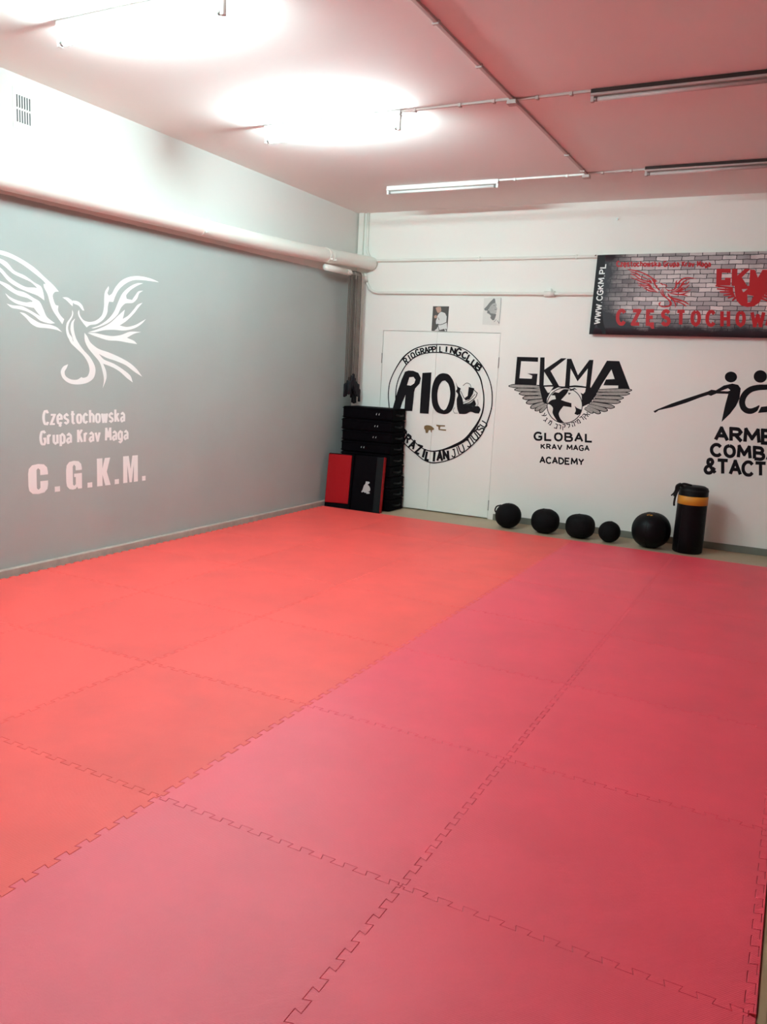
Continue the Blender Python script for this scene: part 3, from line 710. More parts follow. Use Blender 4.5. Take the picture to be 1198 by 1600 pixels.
# ================================================================== MEDICINE BALLS AND BAG
def ball(x, y, w, h, label, flat_top=0.0, handle=False, patch=False, seams=4, expo=2.0, rot=0.0):
    t = tag(empty('medicine_ball', (x, y, ZF), (0, 0, rot)), label, 'medicine ball', 'medicine balls along the back wall')
    r = w / 2; prof = []; N = 22
    for i in range(N + 1):
        a = -math.pi / 2 + math.pi * i / N
        cr, sr = math.cos(a), math.sin(a)
        rr = r * abs(cr) ** (2 / expo) if 0 < i < N else 0
        zz = h / 2 * math.copysign(abs(sr) ** (2 / expo), sr)
        prof.append((rr, h / 2 + zz))
    # flatten the underside where it sits on the floor
    prof = [(q, max(zz, .0)) for q, zz in prof]
    bm = bmesh.new(); lathe(bm, prof, 40)
    obj('ball_shell', bm, M['black_soft' if not patch else 'black_gloss'], t, True)
    for k in range(seams):
        a = math.pi * 2 * k / seams + .4
        pts = [Vector((q * 1.004 * math.cos(a), q * 1.004 * math.sin(a), zz)) for q, zz in prof[2:-1]]
        obj('seam', tubebm(pts, .0024, 6), M['black_soft'], t, True)
    if handle:
        c = Vector((-r * .80, -.02, h * .70)); pts = smooth_loop([c + Vector((.03, 0, .055)), c + Vector((-.018, -.012, .035)), c + Vector((-.032, -.015, -.01)), c + Vector((-.012, -.008, -.04))], False, 5)
        obj('grab_loop', tubebm(pts, .008, 8), M['black_side'], t, True)
    if patch:
        def cv(u, v):
            a, el = math.radians(-100) + u, math.radians(62) + v
            return Vector((r * 1.004 * math.cos(el) ** (2 / expo) * math.cos(a), r * 1.004 * math.cos(el) ** (2 / expo) * math.sin(a), h / 2 + h / 2 * 1.006 * math.sin(el) ** (2 / expo)))
        f = Flat(cv); f.poly([(-.35, .02), (-.1, .10), (.25, .08), (.35, 0), (.1, -.04), (-.05, .02), (-.2, -.06)]); f.build('logo_patch', M['yellow'], t)
    return t
ball(2.179, -.365, .282, .275, 'black medicine ball nearest the white door, with a side loop', handle=True, expo=2.1)
ball(2.600, -.365, .305, .262, 'squat black medicine ball, second from the white door', expo=2.35, rot=.5)
ball(2.981, -.365, .308, .250, 'flat-topped squat black medicine ball in the middle of the row', expo=2.6, rot=.2)
ball(3.297, -.40, .226, .222, 'smallest black ball in the row on the floor', seams=2, rot=.8)
ball(3.706, -.375, .385, .362, 'largest shiny black medicine ball with a yellow mark, beside the punching bag', patch=True, expo=2.15, seams=6)
# upright bag
bg = tag(empty('punching_bag', (4.066, -.345, ZF)), 'black upright punching bag with an amber band on the floor', 'punching bag')
R_ = .143
bm = bmesh.new(); lathe(bm, [(0, 0), (R_ * .9, 0), (R_, .015), (R_ * 1.015, .15), (R_ * 1.0, .35), (R_ * .99, .56), (R_ * .985, .675), (R_ * .93, .705), (R_ * .72, .722), (0, .732)], 44)
obj('bag_body', bm, M['black_gloss'], bg, True)
bm = bmesh.new(); lathe(bm, [(R_ * .99, .527), (R_ * 1.012, .529), (R_ * 1.01, .617), (R_ * .985, .619)], 44)
obj('band', bm, M['yellow'], bg, True)
bm = bmesh.new(); lathe(bm, [(R_ * .98, .668), (R_ * 1.0, .672), (R_ * .985, .684), (R_ * .95, .692)], 44)
obj('top_rim', bm, M['black_side'], bg, True)
for q, (pts, r) in enumerate([([(-.09, -.06, .70), (-.125, -.09, .738), (-.150, -.10, .715), (-.155, -.09, .66), (-.165, -.09, .60)], .014), ([(-.115, -.08, .73), (-.15, -.09, .70), (-.17, -.09, .64), (-.195, -.10, .605)], .008), ([(-.13, -.09, .70), (-.155, -.10, .60), (-.160, -.10, .53), (-.157, -.10, .50)], .010), ([(-.02, -.05, .728), (-.09, -.08, .742), (-.13, -.09, .72), (-.145, -.09, .66)], .012)]):
    obj('strap', tubebm(smooth_loop(pts, False, 5), r, 8), M['black_side'], bg, True)
for k in (-2.1, -.4):
    a = k; obj('seam', tubebm([(R_ * 1.016 * math.cos(a), R_ * 1.016 * math.sin(a), .02), (R_ * 1.02 * math.cos(a), R_ * 1.02 * math.sin(a), .16), (R_ * 1.004 * math.cos(a), R_ * 1.004 * math.sin(a), .35), (R_ * .996 * math.cos(a), R_ * .996 * math.sin(a), .525)], .003, 6), M['black_side'], bg, True)

bg.scale = (1, 1, .93)

# ================================================================== LEFT WALL: bird and lettering
BIRD = [
 [(-150, 66), (-80, 74), (0, 92), (60, 110), (150, 155), (240, 215), (310, 280), (370, 335), (408, 380), (382, 382), (366, 405), (372, 440), (386, 472), (405, 478), (402, 510), (420, 545), (445, 572), (432, 607), (400, 562), (365, 508), (345, 455), (330, 400), (305, 350), (300, 318), (322, 332), (330, 345), (300, 305), (240, 255), (160, 195), (80, 150), (0, 122), (-80, 98)],
 [(-90, 120), (0, 150), (50, 178), (100, 235), (170, 268), (240, 318), (285, 345), (302, 395), (308, 442), (270, 405), (240, 380), (255, 352), (215, 315), (150, 285), (90, 255), (50, 220), (0, 180), (-60, 152)],
 [(-90, 175), (0, 212), (60, 275), (110, 312), (180, 348), (255, 355), (298, 390), (308, 442), (260, 408), (200, 385), (130, 355), (60, 310), (0, 242), (-60, 205)],
 [(-90, 262), (0, 305), (60, 332), (110, 368), (170, 385), (235, 425), (275, 450), (300, 500), (325, 555), (382, 600), (340, 592), (290, 560), (240, 500), (220, 462), (225, 445), (190, 425), (130, 408), (70, 375), (0, 324), (-60, 295)],
 [(35, 390), (75, 420), (120, 440), (180, 455), (225, 452), (270, 490), (230, 492), (170, 480), (110, 462), (60, 427)],
 [(45, 463), (90, 475), (150, 480), (210, 510), (270, 545), (320, 570), (382, 599), (345, 602), (280, 582), (240, 550), (190, 520), (130, 502), (80, 492)],
 [(135, 522), (170, 530), (220, 565), (280, 598), (350, 610), (395, 628), (432, 662), (390, 645), (330, 634), (260, 627), (215, 602), (180, 562)],
 [(432, 420), (465, 420), (495, 438), (505, 450), (503, 482), (490, 470), (460, 440)],
 [(503, 441), (540, 448), (570, 475), (584, 512), (572, 510), (545, 478), (510, 462)],
 [(500, 505), (508, 530), (500, 560), (482, 592), (472, 630), (480, 670), (500, 700), (506, 735), (472, 700), (458, 650), (462, 600), (485, 565), (498, 540)],
 [(520, 566), (510, 600), (513, 650), (530, 710), (575, 780), (625, 835), (655, 890), (662, 930), (648, 980), (605, 1012), (540, 1024), (480, 1015), (435, 980), (421, 935), (438, 900), (472, 883), (462, 910), (448, 935), (455, 965), (490, 988), (535, 990), (565, 972), (575, 978), (605, 968), (620, 930), (612, 880), (580, 825), (530, 775), (490, 735), (470, 690), (482, 690), (510, 728), (500, 690), (488, 640), (496, 592)],
 [(548, 505), (555, 545), (580, 578), (620, 590), (665, 580), (705, 545), (720, 490), (722, 430), (728, 380), (752, 342), (755, 360), (745, 390), (755, 408), (775, 395), (800, 350), (840, 305), (890, 280), (950, 272), (1010, 280), (1060, 295), (1102, 315), (1050, 308), (980, 300), (920, 302), (870, 325), (825, 365), (800, 410), (785, 452), (755, 450), (748, 480), (742, 530), (715, 575), (670, 605), (625, 612), (600, 628), (570, 590), (545, 550), (540, 522)],
 [(632, 633), (690, 612), (750, 570), (790, 520), (820, 450), (850, 390), (900, 345), (950, 322), (992, 322), (950, 340), (905, 370), (875, 405), (878, 430), (915, 438), (940, 402), (960, 378), (992, 374), (965, 392), (950, 430), (920, 458), (870, 462), (840, 490), (815, 540), (760, 590), (700, 620), (650, 635)],
 [(610, 662), (690, 635), (760, 600), (820, 545), (865, 505), (858, 540), (850, 570), (890, 545), (930, 500), (955, 470), (988, 457), (960, 490), (930, 530), (880, 580), (830, 615), (880, 625), (940, 610), (985, 585), (1012, 570), (980, 605), (930, 635), (860, 650), (790, 645), (720, 648), (660, 661)],
 [(606, 666), (660, 667), (720, 680), (780, 688), (840, 680), (900, 658), (978, 660), (930, 672), (880, 700), (930, 722), (950, 744), (890, 735), (820, 722), (750, 718), (690, 700), (640, 682)],
 [(585, 665), (605, 690), (625, 730), (680, 775), (750, 800), (830, 835), (900, 875), (950, 920), (985, 970), (930, 935), (870, 890), (800, 860), (740, 840), (685, 812), (720, 850), (790, 880), (860, 925), (905, 965), (920, 1010), (880, 980), (830, 935), (780, 905), (715, 880), (735, 930), (738, 980), (712, 1050), (720, 990), (710, 930), (690, 870), (650, 820), (610, 770), (588, 720)],
]
wb = tag(empty('wall_decal', (XL, -4.2, 1.9)), 'white tribal firebird emblem on the grey wall', 'wall decal')
inv = Vector((XL, -4.2, 1.9))
def rel(fn, o): return lambda u, v: fn(u, v) - o
groups = [('left_wing', BIRD[0:7]), ('head', BIRD[7:9]), ('body', BIRD[9:11]), ('right_wing', BIRD[11:15]), ('tail_feather', BIRD[15:16])]
for nm, shapes in groups:
    f = Flat(rel(trace_left(0, 370, 4.437, .0012), inv), (1, 0, 0))
    for s in shapes: f.poly(s, sm=True, sub=4)
    f.build(nm, M['vinyl'], wb)
# club name in condensed bold type
wt = tag(empty('wall_lettering', (XL, -4.2, 1.05)), 'white two-line club name lettering on the grey wall under the bird', 'lettering')
o_ = Vector((XL, -4.2, 1.05)); plane = lambda u, v: Vector((.0012, u, v)) + Vector((XL, 0, 0)) - o_
KX = 1.65; plane_c = lambda u, v: plane(u * KX, v)
words(plane_c, ['C', 'z', 'e,', 's', 't', 'o', 'c', 'h', 'o', 'w', 's', 'k', 'a'], (-4.625 / KX, 1.083), (-3.812 / KX, 1.083), .100, .0145, M['vinyl'], wt, .50, (0, 1), (1, 0, 0))
words(plane_c, ['G', 'r', 'u', 'p', 'a', ' ', 'K', 'r', 'a', 'v', ' ', 'M', 'a', 'g', 'a'], (-4.655 / KX, .933), (-3.775 / KX, .933), .098, .0145, M['vinyl'], wt, .50, (0, 1), (1, 0, 0))
# large initials, heavy condensed letters
wi = tag(empty('wall_lettering', (XL, -4.2, .67)), 'large white dotted initials on the grey wall below the club name', 'lettering')
o_ = Vector((XL, -4.2, .67)); plane2 = lambda u, v: Vector((XL + .0012, u, v)) - o_
zb, zt = .562, .790; hh = zt - zb
def heavy(ch, y0, w):
    f = Flat(plane2, (1, 0, 0)); X = lambda a: y0 + a * w; Z = lambda b: zb + b * hh
    T = lambda pts: [(X(a), Z(b)) for a, b in pts]
    if ch == 'C':
        f.poly(T([(.5, 1), (.2, .97), (.04, .86), (0, .7), (0, .3), (.04, .14), (.2, .03), (.5, 0), (.8, .03), (.96, .14), (1, .3), (1, .42), (.6, .42), (.6, .2), (.5, .14), (.42, .2), (.42, .8), (.5, .86), (.6, .8), (.6, .62), (1, .62), (1, .72), (.96, .86), (.8, .97)]))
    elif ch == 'G':
        f.poly(T([(.5, 1), (.2, .97), (.04, .86), (0, .7), (0, .3), (.04, .14), (.2, .03), (.42, 0), (.6, .02), (.68, .09), (.74, .01), (1, .01), (1, .55), (.5, .55), (.5, .43), (.6, .43), (.6, .18), (.5, .13), (.42, .18), (.42, .8), (.5, .87), (.6, .8), (.6, .66), (1, .66), (1, .74), (.96, .87), (.8, .97)]))
    elif ch == 'K':
        f.poly(T([(0, 0), (0, 1), (.4, 1), (.4, .63), (.58, 1), (.98, 1), (.72, .5), (1, 0), (.6, 0), (.4, .4), (.4, 0)]))
    elif ch == 'M':
        f.poly(T([(0, 0), (0, 1), (.38, 1), (.5, .5), (.62, 1), (1, 1), (1, 0), (.72, 0), (.72, .66), (.58, 0), (.42, 0), (.28, .66), (.28, 0)]))
    else:
        f.poly(T([(0, 0), (0, .18), (1, .18), (1, 0)]))
    f.build('letter' if ch != '.' else 'full_stop', M['vinyl'], wi)
for ch, u0, u1 in (('C', -4.772, -4.595), ('.', -4.535, -4.485), ('G', -4.425, -4.270), ('.', -4.215, -4.165), ('K', -4.115, -3.970), ('.', -3.925, -3.878), ('M', -3.830, -3.660), ('.', -3.610, -3.568)):
    heavy(ch, u0, u1 - u0)

# ================================================================== BACK WALL MURALS
# --- round mural across the double door
O1 = Vector((1.12, 0, 1.3))
mu = tag(empty('wall_mural', O1), 'round black ring mural with big three letter word across the white double door', 'mural', 'black painted murals on the back wall')
cvt = rel(trace_back(590, 450, 5.519, .0012), O1)
outer = [(92, 900), (105, 810), (150, 705), (220, 600), (300, 535), (400, 497), (500, 487), (600, 490), (690, 505), (780, 545), (860, 620), (925, 710), (965, 800), (985, 900), (983, 1020), (960, 1110), (930, 1190), (890, 1270), (830, 1340), (750, 1410), (660, 1465), (560, 1498), (470, 1507), (400, 1485), (330, 1430), (270, 1380), (205, 1310), (150, 1215), (108, 1080), (94, 980)]
inner = [(155, 950), (160, 860), (185, 770), (240, 670), (300, 610), (380, 570), (480, 555), (580, 560), (660, 580), (740, 620), (820, 680), (880, 770), (905, 870), (915, 960), (905, 1060), (875, 1140), (820, 1230), (750, 1310), (660, 1360), (560, 1395), (470, 1408), (390, 1385), (310, 1320), (250, 1260), (200, 1180), (165, 1080)]
f = Flat(cvt); f.stroke(outer, [8, 8, 8, 12, 10, 8, 8, 8, 8, 8, 9, 10, 8, 9, 9, 10, 10, 10, 9, 8, 8, 8, 10, 8, 8, 8, 8, 8, 8, 8], True, True); f.build('outer_ring', M['ink'], mu)
f = Flat(cvt); f.stroke(inner, [10, 8, 8, 8, 8, 8, 8, 8, 9, 10, 12, 12, 10, 10, 12, 14, 24, 26, 24, 12, 10, 8, 8, 8, 8, 8], True, True); f.build('inner_ring', M['ink'], mu)
f = Flat(cvt)
f.poly([(235, 722), (265, 712), (305, 714), (350, 732), (372, 778), (360, 825), (322, 866), (313, 900), (306, 985), (297, 1062), (228, 1058), (240, 920), (212, 985), (190, 1058), (125, 1052), (165, 910), (205, 790)], [[(272, 770), (308, 766), (325, 790), (315, 822), (285, 842), (252, 838)]]); f.build('letter', M['ink'], mu)
f = Flat(cvt); f.poly([(385, 732), (463, 728), (452, 900), (438, 1085), (362, 1080), (372, 900)]); f.build('letter', M['ink'], mu)
f = Flat(cvt); f.poly([(565, 735), (612, 747), (650, 800), (668, 880), (665, 960), (645, 1040), (612, 1078), (570, 1088), (510, 1070), (475, 1020), (463, 940), (470, 850), (495, 780), (530, 744)], [[(580, 797), (610, 830), (625, 900), (615, 980), (590, 1040), (570, 1055), (545, 1040), (520, 990), (514, 910), (530, 840), (555, 804)]], sm=True); f.build('letter', M['ink'], mu)
f = Flat(cvt)
f.poly([(672, 810), (690, 850), (715, 865), (708, 900), (730, 955), (738, 1005), (800, 992), (832, 962), (846, 1000), (836, 1020), (868, 1020), (886, 1048), (872, 1082), (840, 1080), (800, 1068), (760, 1086), (702, 1086), (685, 1040), (680, 960), (692, 920), (672, 890), (685, 868)], sm=True)
f.poly([(785, 853), (832, 865), (820, 910), (792, 958), (755, 970), (748, 950), (775, 930)])
f.stroke([(735, 842), (765, 820), (795, 830), (805, 855)], 4, sm=True); f.stroke([(715, 890), (745, 950), (770, 965)], 5, sm=True); f.stroke([(830, 880), (858, 905), (845, 940), (790, 985), (728, 1008)], 6, sm=True)
f.stroke([(728, 990), (790, 965), (840, 915)], 4, sm=True); f.stroke([(664, 1030), (650, 1055), (662, 1080), (690, 1078)], 3, sm=True); f.stroke([(860, 960), (866, 1000), (856, 1015)], 3, sm=True)
f.build('grappling_figure', M['ink'], mu)
CEN = Vector((540, 985))
f = Flat(cvt)
top = [('R', 243, 630, 62), ('I', 274, 603, 66), ('O', 303, 580, 55), ('G', 343, 556, 58), ('R', 385, 544, 54), ('A', 420, 536, 54), ('P', 455, 532, 54), ('P', 486, 528, 52), ('L', 515, 528, 60), ('L', 546, 528, 58), ('I', 592, 528, 56), ('N', 648, 540, 58), ('G', 697, 552, 66), ('C', 750, 578, 62), ('L', 790, 606, 66), ('U', 832, 648, 62), ('B', 868, 684, 56)]
top.pop(8)
for i, (ch, x, y, h) in enumerate(top):
    if i in (3, 12): f.build('word', M['ink'], mu); f = Flat(cvt)
    d = (Vector((x, y)) - CEN); d = Vector((d.x * .8, d.y)).normalized(); t_ = Vector((-d.y, d.x))
    wdt = {'I': 20, 'L': 30}.get(ch, 36) * (1.15 if x > 560 else .85)
    glyph(f, ch, Vector((x, y)) - t_ * wdt / 2 - d * h * .42, t_ * wdt, d * h * .84, 11 if x < 560 else 14)
f.build('word', M['ink'], mu); f = Flat(cvt)
for x0, y0, x1, y1 in ((508, 492, 506, 555), (690, 508, 735, 520)): f.stroke([(x0, y0), (x1, y1)], 8)
f.build('ring_divider', M['ink'], mu)
f = Flat(cvt)
bot = [('B', 222, 1250, 62, 12), ('R', 258, 1300, 74, 15), ('A', 302, 1350, 78, 17), ('Z', 352, 1392, 78, 17), ('I', 398, 1424, 84, 20), ('L', 432, 1448, 80, 19), ('I', 486, 1455, 92, 20), ('A', 535, 1452, 84, 19), ('N', 588, 1440, 80, 20), ('J', 654, 1424, 70, 10), ('I', 690, 1404, 74, 9), ('U', 722, 1384, 72, 10), ('J', 783, 1340, 66, 11), ('I', 812, 1312, 70, 10), ('U', 838, 1283, 66, 11), ('T', 862, 1252, 66, 12), ('S', 886, 1216, 62, 11), ('U', 912, 1175, 62, 10)]
for i, (ch, x, y, h, w) in enumerate(bot):
    if i in (9, 12): f.build('word', M['ink'], mu); f = Flat(cvt)
    d = (CEN - Vector((x, y))); d = Vector((d.x * .8, d.y)).normalized(); t_ = Vector((-d.y, d.x))
    wdt = {'I': 20, 'L': 34}.get(ch, 42)
    glyph(f, ch, Vector((x, y)) - t_ * wdt / 2 - d * h * .45, t_ * wdt, d * h * .9, w)
f.build('word', M['ink'], mu)

# --- winged globe mural
O2 = Vector((2.65, 0, 1.3))
mg = tag(empty('wall_mural', O2), 'black winged globe mural with four big letters between door and banner', 'mural', 'black painted murals on the back wall')
c0 = rel(trace_back(780, 540, 5.445, .0010), O2); c1 = rel(trace_back(780, 540, 5.445, .0016), O2); c2 = rel(trace_back(780, 540, 5.445, .0022), O2)
for pts, holes in (([(150, 95), (330, 100), (328, 138), (185, 133), (170, 278), (275, 282), (280, 256), (238, 237), (325, 240), (315, 335), (130, 330)], []),
                   ([(348, 100), (385, 100), (383, 205), (525, 108), (572, 108), (435, 215), (515, 357), (462, 352), (381, 222), (375, 345), (338, 342)], []),
                   ([(575, 112), (612, 112), (668, 252), (765, 122), (800, 122), (770, 372), (735, 368), (752, 195), (665, 305), (606, 195), (595, 378), (556, 375)], []),
                   ([(915, 128), (1020, 132), (1112, 374), (1010, 370), (1010, 340), (884, 338), (906, 288), (980, 284), (953, 203), (868, 335), (820, 425), (772, 490), (704, 522), (700, 430), (770, 372)], [])):
    f = Flat(c0); f.poly(pts, holes); f.build('letter', M['ink'], mg)
# wing roots and joining band
f = Flat(c1)
f.stroke([(320, 338), (380, 344), (450, 342), (540, 354), (640, 346), (700, 350), (780, 362)], [8, 12, 14, 12, 16, 14, 10], sm=True)
f.poly([(338, 340), (378, 345), (412, 402), (432, 398), (405, 450), (402, 500), (372, 482), (352, 405)]); f.poly([(460, 350), (430, 395), (418, 420), (440, 385), (500, 355)])
f.poly([(735, 365), (772, 365), (800, 420), (770, 490), (704, 520), (706, 440), (690, 400), (712, 412), (728, 395)])
f.poly([(560, 370), (600, 375), (640, 360), (665, 378), (640, 372), (610, 385)])
f.build('wing_root', M['ink'], mg)
def feather(fl_dark, fl_grey, a, b, w):
    a, b = Vector(a), Vector(b); d = (b - a); n = Vector((-d.y, d.x)).normalized(); u = d.normalized()
    def shape(k, ext): return [a + n * w * .35 * k - u * ext * .3, a + d * .5 + n * w * .52 * k, a + d * .88 + n * w * .5 * k, b + u * ext + n * w * .12 * k, b + u * ext - n * w * .2 * k, a + d * .85 - n * w * .5 * k, a + d * .5 - n * w * .5 * k, a - n * w * .35 * k - u * ext * .3]
    fl_dark.poly(shape(1.0, 6), sm=True, sub=3); fl_grey.poly(shape(.66, -3), sm=True, sub=3)
for side, fs in (('l', [((360, 350), (84, 343), 34), ((358, 380), (133, 374), 34), ((358, 410), (172, 408), 36), ((360, 440), (202, 446), 38), ((368, 465), (232, 486), 40), ((378, 485), (268, 528), 38), ((392, 500), (306, 550), 36), ((402, 512), (345, 566), 32)]),
                 ('r', [((840, 384), (1122, 380), 36), ((825, 410), (1104, 410), 34), ((812, 438), (1052, 446), 36), ((798, 464), (1026, 480), 38), ((780, 488), (975, 524), 40), ((760, 506), (916, 552), 40), ((745, 520), (856, 574), 38), ((728, 532), (796, 570), 32)])):
    fd, fg = Flat(c0), Flat(c1)
    for a, b, w in fs: feather(fd, fg, a, b, w)
    wg = fd.build('wing', M['ink'], mg); q = fg.build('feather_shading', M['pencil'], wg)
f = Flat(c1); circ = [(555 + 150 * math.cos(a), 510 + 150 * math.sin(a)) for a in [2 * math.pi * i / 40 for i in range(40)]]
f.poly(circ); gl = f.build('globe', M['paper_white'], mg)
f = Flat(c2); f.stroke(circ, 7, True)
f.poly([(545, 372), (592, 372), (575, 405), (545, 440), (525, 462), (560, 475), (612, 490), (612, 525), (580, 520), (545, 515), (518, 550), (505, 580), (518, 620), (550, 655), (500, 648), (475, 617), (452, 572), (455, 530), (430, 502), (404, 497), (440, 465), (480, 455), (472, 420), (500, 405)], sm=True)
f.poly([(440, 422), (470, 395), (505, 402), (480, 425)]); f.poly([(585, 400), (610, 405), (590, 420)]); f.poly([(640, 512), (660, 530), (698, 545), (690, 575), (665, 592), (638, 580), (650, 552)], sm=True)
f.poly([(580, 520), (590, 480), (598, 512), (612, 485), (614, 525)])
f.build('continents', M['ink'], gl)
f = Flat(c0)
# curved inscription under the globe
HB = {'ayin': [[(.1, 1), (.45, .3), (0, 0)], [(.9, 1), (.8, .5), (.45, .3)]], 'gimel': [[(.3, 1), (.7, .95), (.7, .4), (.9, 0)], [(.7, .4), (.1, 0)]], 'mem': [[(.1, 1), (.3, .7), (.1, 0)], [(.3, .8), (.7, 1), (.9, .6), (.9, 0), (.5, 0)]],
      'bet': [[(.1, 1), (.8, .95), (.8, .05)], [(0, 0), (1, 0)]], 'resh': [[(.1, 1), (.8, .95), (.85, 0)]], 'qof': [[(.05, 1), (.9, 1), (.85, .5), (.55, .3)], [(.2, .65), (.2, -.35)]], 'lamed': [[(.1, 1.35), (.1, .85), (.9, .85), (.8, .4), (.4, 0)]],
      'he': [[(.05, 1), (.9, 1), (.9, 0)], [(.2, .6), (.2, 0)]], 'yod': [[(.3, 1), (.6, .9), (.55, .6)]], 'dalet': [[(.05, 1), (1, 1)], [(.8, 1), (.8, 0)]], 'alef': [[(.05, 1), (.95, 0)], [(.9, 1), (.75, .55)], [(.3, .75), (.1, .3), (.15, 0)]]}
seq = [('ayin', 382, 592), ('gimel', 392, 630), ('mem', 432, 655), ('bet', 482, 685), ('resh', 512, 692), ('qof', 548, 690), ('lamed', 588, 682), ('he', 628, 672), ('yod', 652, 660), ('mem', 672, 645), ('dalet', 702, 622), ('qof', 725, 600), ('alef', 750, 586)]
for i, (nm, x, y) in enumerate(seq):
    if i in (3, 7): f.build('word', M['ink'], mg); f = Flat(c0)
    d = (Vector((558, 430)) - Vector((x, y))).normalized(); t_ = Vector((-d.y, d.x))
    for s in HB[nm]: f.stroke([Vector((x, y)) + t_ * (a - .5) * 27 + d * (b - .5) * 36 for a, b in s], 7)
f.build('word', M['ink'], mg)
words(c0, list('GLOBAL'), (298, 800), (792, 818), (60, 66), 17, M['ink'], mg, .4)
words(c0, list('KRAV MAGA'), (353, 876), (762, 894), (38, 40), 11, M['ink'], mg, .35)
words(c0, list('ACADEMY'), (346, 996), (716, 1016), (48, 50), 13, M['ink'], mg, .3)

# --- armed combat mural at the right
O3 = Vector((4.2, 0, 1.3))
mc = tag(empty('wall_mural', O3), 'black mural of two stick fighters over three text lines above the punching bag', 'mural', 'black painted murals on the back wall')
k0 = rel(trace_back(1000, 560, 6.05, .0012), O3)
for cx, cy, rx, ry in ((857, 176, 58, 51), (1135, 171, 63, 59)):
    f = Flat(k0); f.poly([(cx + rx * math.cos(a), cy + ry * math.sin(a)) for a in [2 * math.pi * i / 28 for i in range(28)]]); f.build('figure_head', M['ink'], mc)
f = Flat(k0); f.poly([(640, 312), (672, 296), (715, 302), (790, 256), (870, 238), (925, 250), (950, 285), (938, 380), (905, 450), (850, 522), (768, 602), (800, 450), (832, 335), (720, 332), (668, 354), (645, 345)], [[(758, 309), (830, 282), (852, 302), (830, 311)]]); f.build('figure_body', M['ink'], mc)
f = Flat(k0); f.poly([(124, 500), (160, 482), (300, 425), (420, 384), (560, 338), (652, 308), (660, 340), (560, 372), (440, 418), (300, 462), (175, 490), (140, 515)]); f.build('stick', M['ink'], mc)
f = Flat(k0); f.stroke([(1290, 268), (1190, 272), (1110, 276), (1040, 296), (985, 345), (962, 410), (975, 465), (1010, 494), (1050, 498), (1092, 480), (1125, 445)], [46, 50, 54, 56, 58, 58, 56, 54, 52, 44, 10], sm=True); f.build('figure_body', M['ink'], mc)
f = Flat(k0); f.poly([(1142, 458), (1200, 452), (1290, 440), (1300, 490), (1200, 508), (1112, 516)]); f.build('figure_body', M['ink'], mc)
words(k0, list('ARMED'), (712, 768), (1400, 816), (112, 124), 34, M['ink'], mc, .22)
words(k0, list('COMBAT'), (672, 912), (1420, 978), (100, 112), 32, M['ink'], mc, .36)
words(k0, list('&TACTICS'), (612, 1080), (1480, 1124), (128, 108), 32, M['ink'], mc, .24)

# ------------------------------------------------------------------ photographs pinned to the wall
def quad_photo(corners, label, m):
    c = [trace_back(0, 0, 1, .0)(*p) for p in corners]; o = sum(c, Vector()) / 4
    t = tag(empty('wall_photo', o), label, 'photo', 'photographs on the back wall')
    bm = bmesh.new(); a = [bm.verts.new(q - o + Vector((0, -.0005, 0))) for q in c]; b = [bm.verts.new(q - o + Vector((0, -.002, 0))) for q in c]
    bm.faces.new(b); bm.faces.new(a[::-1])
    for i in range(4): bm.faces.new((a[i], a[(i + 1) % 4], b[(i + 1) % 4], b[i]))
    obj('print_paper', bm, M[m], t)
    return t, o
t, o = quad_photo([(676.5, 478.5), (701.5, 478.7), (698.5, 518), (674, 517)], 'small colour photo of a person in a white belted suit, dark background', 'photo_dark')
cv = lambda off: rel(trace_back(660, 450, 8.557, off), o)
f = Flat(cv(.0026)); f.poly([(180, 480), (178, 440), (195, 395), (200, 370), (225, 335), (250, 318), (300, 335), (322, 380), (318, 450), (325, 470), (330, 575), (300, 578), (290, 545), (240, 560), (200, 575), (155, 572), (190, 545), (215, 490)]); f.build('white_suit', M['photo_white'], t)
f = Flat(cv(.0030)); f.poly([(175, 265), (205, 252), (245, 255), (250, 300), (235, 325), (205, 335), (190, 310)], sm=True); f.poly([(152, 375), (180, 360), (198, 378), (185, 400), (158, 405)], sm=True); f.build('face', M['photo_skin'], t)
f = Flat(cv(.0032)); f.stroke([(195, 480), (225, 492), (275, 480), (320, 458)], 9, sm=True); f.stroke([(195, 355), (215, 332)], 9); f.stroke([(205, 500), (215, 545), (230, 572)], 8); f.stroke([(300, 552), (320, 552), (318, 576)], 10); f.stroke([(210, 395), (222, 430)], 6); f.build('belt', M['photo_dark'], t)
t, o = quad_photo([(756, 466), (783.3, 464.5), (780, 508.5), (753.5, 507)], 'small black and white portrait photo of a person in a beret', 'paper')
cv = lambda off: rel(trace_back(660, 450, 8.557, off), o)
f = Flat(cv(.0026)); f.poly([(822, 280), (860, 240), (900, 190), (950, 140), (968, 145), (975, 195), (930, 215), (890, 270), (870, 300), (835, 300)], sm=True); f.build('beret', M['photo_grey'], t)
f = Flat(cv(.0024)); f.poly([(890, 265), (930, 212), (975, 195), (990, 225), (985, 250), (998, 275), (990, 300), (985, 335), (960, 355), (920, 340), (885, 310)], sm=True); f.build('face', M['photo_mid'], t)
f = Flat(cv(.0029)); f.poly([(868, 300), (885, 300), (910, 335), (960, 345), (985, 350), (970, 400), (955, 430), (935, 430), (905, 400), (915, 370), (885, 345), (862, 335)], sm=True)
f.stroke([(945, 235), (970, 232)], 8); f.stroke([(965, 285), (990, 290)], 8); f.stroke([(955, 455), (985, 420)], 6); f.stroke([(1000, 435), (1022, 475)], 7); f.build('neck_shadow', M['photo_grey'], t)
f = Flat(cv(.0029)); f.stroke([(1051, 135), (1044, 260), (1022, 478)], 6); f.build('photo_edge', M['photo_grey'], t)

